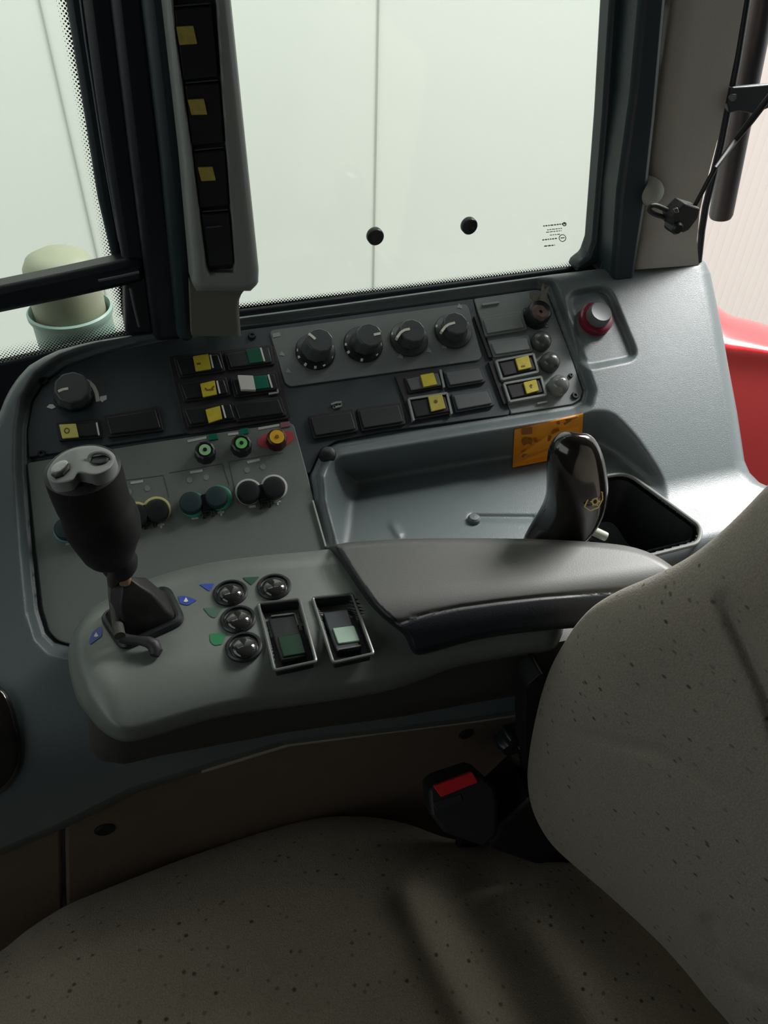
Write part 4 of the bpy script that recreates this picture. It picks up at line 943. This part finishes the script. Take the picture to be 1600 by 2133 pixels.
# black patch painting the dark gap between cushion and backrest, and the seat base
HC = Plane((0, .30, 0), (-.3, -1, .3))
prism('gap_dark_patch', [(1020, 1770), (1044, 1722), (1080, 1690), (1112, 1660), (1180, 1700), (1260, 1790), (1200, 1830)], Plane((0, .275, .55), (0, -1, .15)), -.05, 0, SEATB, seat, r=12, bevel=.006)
prism('recliner_frame', [(1096, 1430), (1130, 1400), (1180, 1500), (1180, 1680), (1108, 1676), (1095, 1560)], Plane((0, .295, 0), (0, -1, 0)), -.02, 0, SEATB, seat, r=10, bevel=.004)
prism('recliner_link', [(1086, 1508), (1093, 1499), (1100, 1502), (1096, 1536), (1084, 1540)], Plane((0, .312, 0), (0, -1, 0)), -.006, 0, M('dull_link_metal', (.28, .28, .25), .5, metal=.2), seat, bevel=.001)
box('seat_base', (-.10, -.20, .0), (.28, .20, .36), SEATB, seat, bevel=.02)
c = Plane((0, .315, 0), (0, -1, 0)).at(1070, 1545)
V, F = lathe_vf(c+np.array([0, .012, 0]), (0, -1, .1), [(.009, 0), (.0135, .004), (.0135, .014), (.011, .018), (.005, .0185), (.004, .016), (.0004, .016)], 48, 6, .16)
kn = mesh('adjuster_knob', V, F, BLACK, seat, sharp=50)

# ================================================================ SEAT BELT BUCKLE
bk = thing('seat_belt_buckle', (.16, .30, .50), 'black seat belt buckle with a red release button beside the cushion', 'buckle')
BU = Plane(Plane((0, .285, 0), (0, -1, 0)).at(965, 1660), (-.15, -.62, .75))
prism('buckle_body', [(893, 1646), (908, 1632), (985, 1606), (1002, 1612), (1032, 1640), (1038, 1672), (1036, 1742), (1010, 1765), (925, 1735), (898, 1700)], BU, -.045, 0, BLKM, bk, r=5, bevel=.003)
prism('release_button', [(903, 1638), (984, 1608), (997, 1630), (919, 1661)], BU, -.004, .003, REDB, bk, r=4, bevel=.002)
prism('tongue_slot', [(902, 1672), (960, 1654), (964, 1668), (910, 1690)], BU, -.002, .0012, M('slot_dark_steel', (.03, .03, .035), .3), bk, r=2, bevel=.0006)
sc_p = Plane((0, .300, 0), (0, -1, 0)).at(985, 1735); box('buckle_stalk', (sc_p[0]-.012, .300, .36), (sc_p[0]+.012, .310, sc_p[2]+.01), SEATB, bk, bevel=.002)

# ================================================================ OUTSIDE THE CAB
# stay rod, ball joint block and hook by the rear pillar
stay = thing('window_stay', Plane((0, .59, 0), (0, -1, 0)).at(1420, 470), 'thin black stay rod with block joint and hook beside the rear pillar', 'strut')
R1 = Plane((0, .575, 0), (0, -1, 0)); R2 = Plane((0, .60, 0), (0, -1, 0))
tube('stay_rod', [R1.at(1438, 446), R1.at(1490, 350), R2.at(1530, 295), R2.at(1566, 250), R2.at(1612, 190)], [.0019, .0022, .0026, .003, .003], BLKM, stay)
prism('joint_block', [(1400, 452), (1428, 424), (1460, 434), (1456, 454), (1436, 480), (1424, 486), (1402, 474)], Plane((0, .568, 0), (0, -1, 0)), -.016, 0, SOFTB, stay, r=3, bevel=.0015)
lathe('joint_ball', 1414, 478, Plane((0, .566, 0), (0, -1, 0)), [(.0055, -.012), (.0055, .0), (.004, .002), (.0004, .002)], BLACK, stay)
tube('hook_loop', [Plane((0, .58, 0), (0, -1, 0)).at(x, y) for x, y in smooth_loop([(1404, 444), (1386, 436), (1366, 428), (1354, 430), (1353, 438), (1364, 446), (1384, 453), (1402, 462)], 5, False)], .0021, SOFTB, stay)
prism('rod_pin', [(1404, 437), (1412, 433), (1415, 442), (1407, 444)], Plane((0, .566, 0), (0, -1, 0)), -.002, 0, CHR, stay, bevel=.0003)
# grab post outside with bracket
TP = Plane((0, .66, 0), (0, -1, 0))
post = thing('outside_post', TP.at(1500, 452), 'dark round post behind the rear pillar, seen through the rear opening', 'post')
a, b = TP.at(1897, -1660), TP.at(1501, 452)
tube('post_tube', [a, a+(b-a)*.5, b-(b-a)*.006, b], [.0135, .0128, .012, .0108], M('dusk_grey_tube', (.045, .040, .045), .4), post, seg=24)
prism('bracket_plate', [(1526, 182), (1560, 180), (1650, 172), (1650, 205), (1600, 226), (1572, 238), (1540, 232), (1520, 236), (1516, 215)], Plane((0, .625, 0), (0, -1, 0)), -.006, 0, DARKMET, post, r=4, bevel=.0012)
lathe('bracket_bolt', 1529, 204, Plane((0, .624, 0), (0, -1, 0)), [(.0032, -.002), (.0032, .002), (.0002, .002)], CHR, post, seg=6)
# red fender
def fen_t(px, py, d):
    f = Plane((1.0, .78, .62), (-.45, -.75, .45)); t = f.t(px, py)
    return t+edge_round(d, 60, .10)+.05*((py-740)/200.)**2*.6-.02*np.exp(-((py-728-(px-1530)*.1)/26)**2)
fo = [(1440, 640), (1478, 628), (1520, 655), (1570, 668), (1680, 700), (1900, 760), (1950, 1050), (1800, 1120), (1600, 1100), (1480, 1050), (1440, 850)]
fd = radial_patch('rear_fender', [tuple(p) for p in smooth_loop(fo, 8)], (1640, 880), 40, fen_t, (.06, .12, -.10), FEND, None, pw=.8, sharp=80)
tag(fd, 'glossy red rear fender seen behind the right end of the console', 'fender')
# pale container with cap outside the front window
BY = Plane((0, .98, 0), (0, -1, 0))
c0 = BY.at(146, 645); vessel = thing('plastic_container', (c0[0], .98, c0[2]-.09), 'pale green round container with a cap outside the front window', 'container')
k_ = np.linalg.norm(c0-CC)/FPX
def lz(prof, name, mat, sharp=40):
    V, F = lathe_vf((c0[0], .98, c0[2]), (0, 0, 1), prof, 48); return mesh(name, V, F, mat, vessel, sharp=sharp)
lz([(.040, -.095), (.045, -.06), (.048, -.045), (.048, -.012), (.0495, -.008), (.0515, -.004), (.0515, .001), (.0490, .003), (.046, -.002), (.044, -.03), (.001, -.03)], 'container_body', VESSELB)
lz([(.042, -.03), (.043, .01), (.0432, .04), (.0415, .058), (.036, .068), (.022, .075), (.001, .078)], 'container_cap', VESSELC, 60)
tube('container_stalk', [(c0[0], .98, c0[2]-.09), (c0[0], .98, -1.2)], .02, DARKMET, vessel)
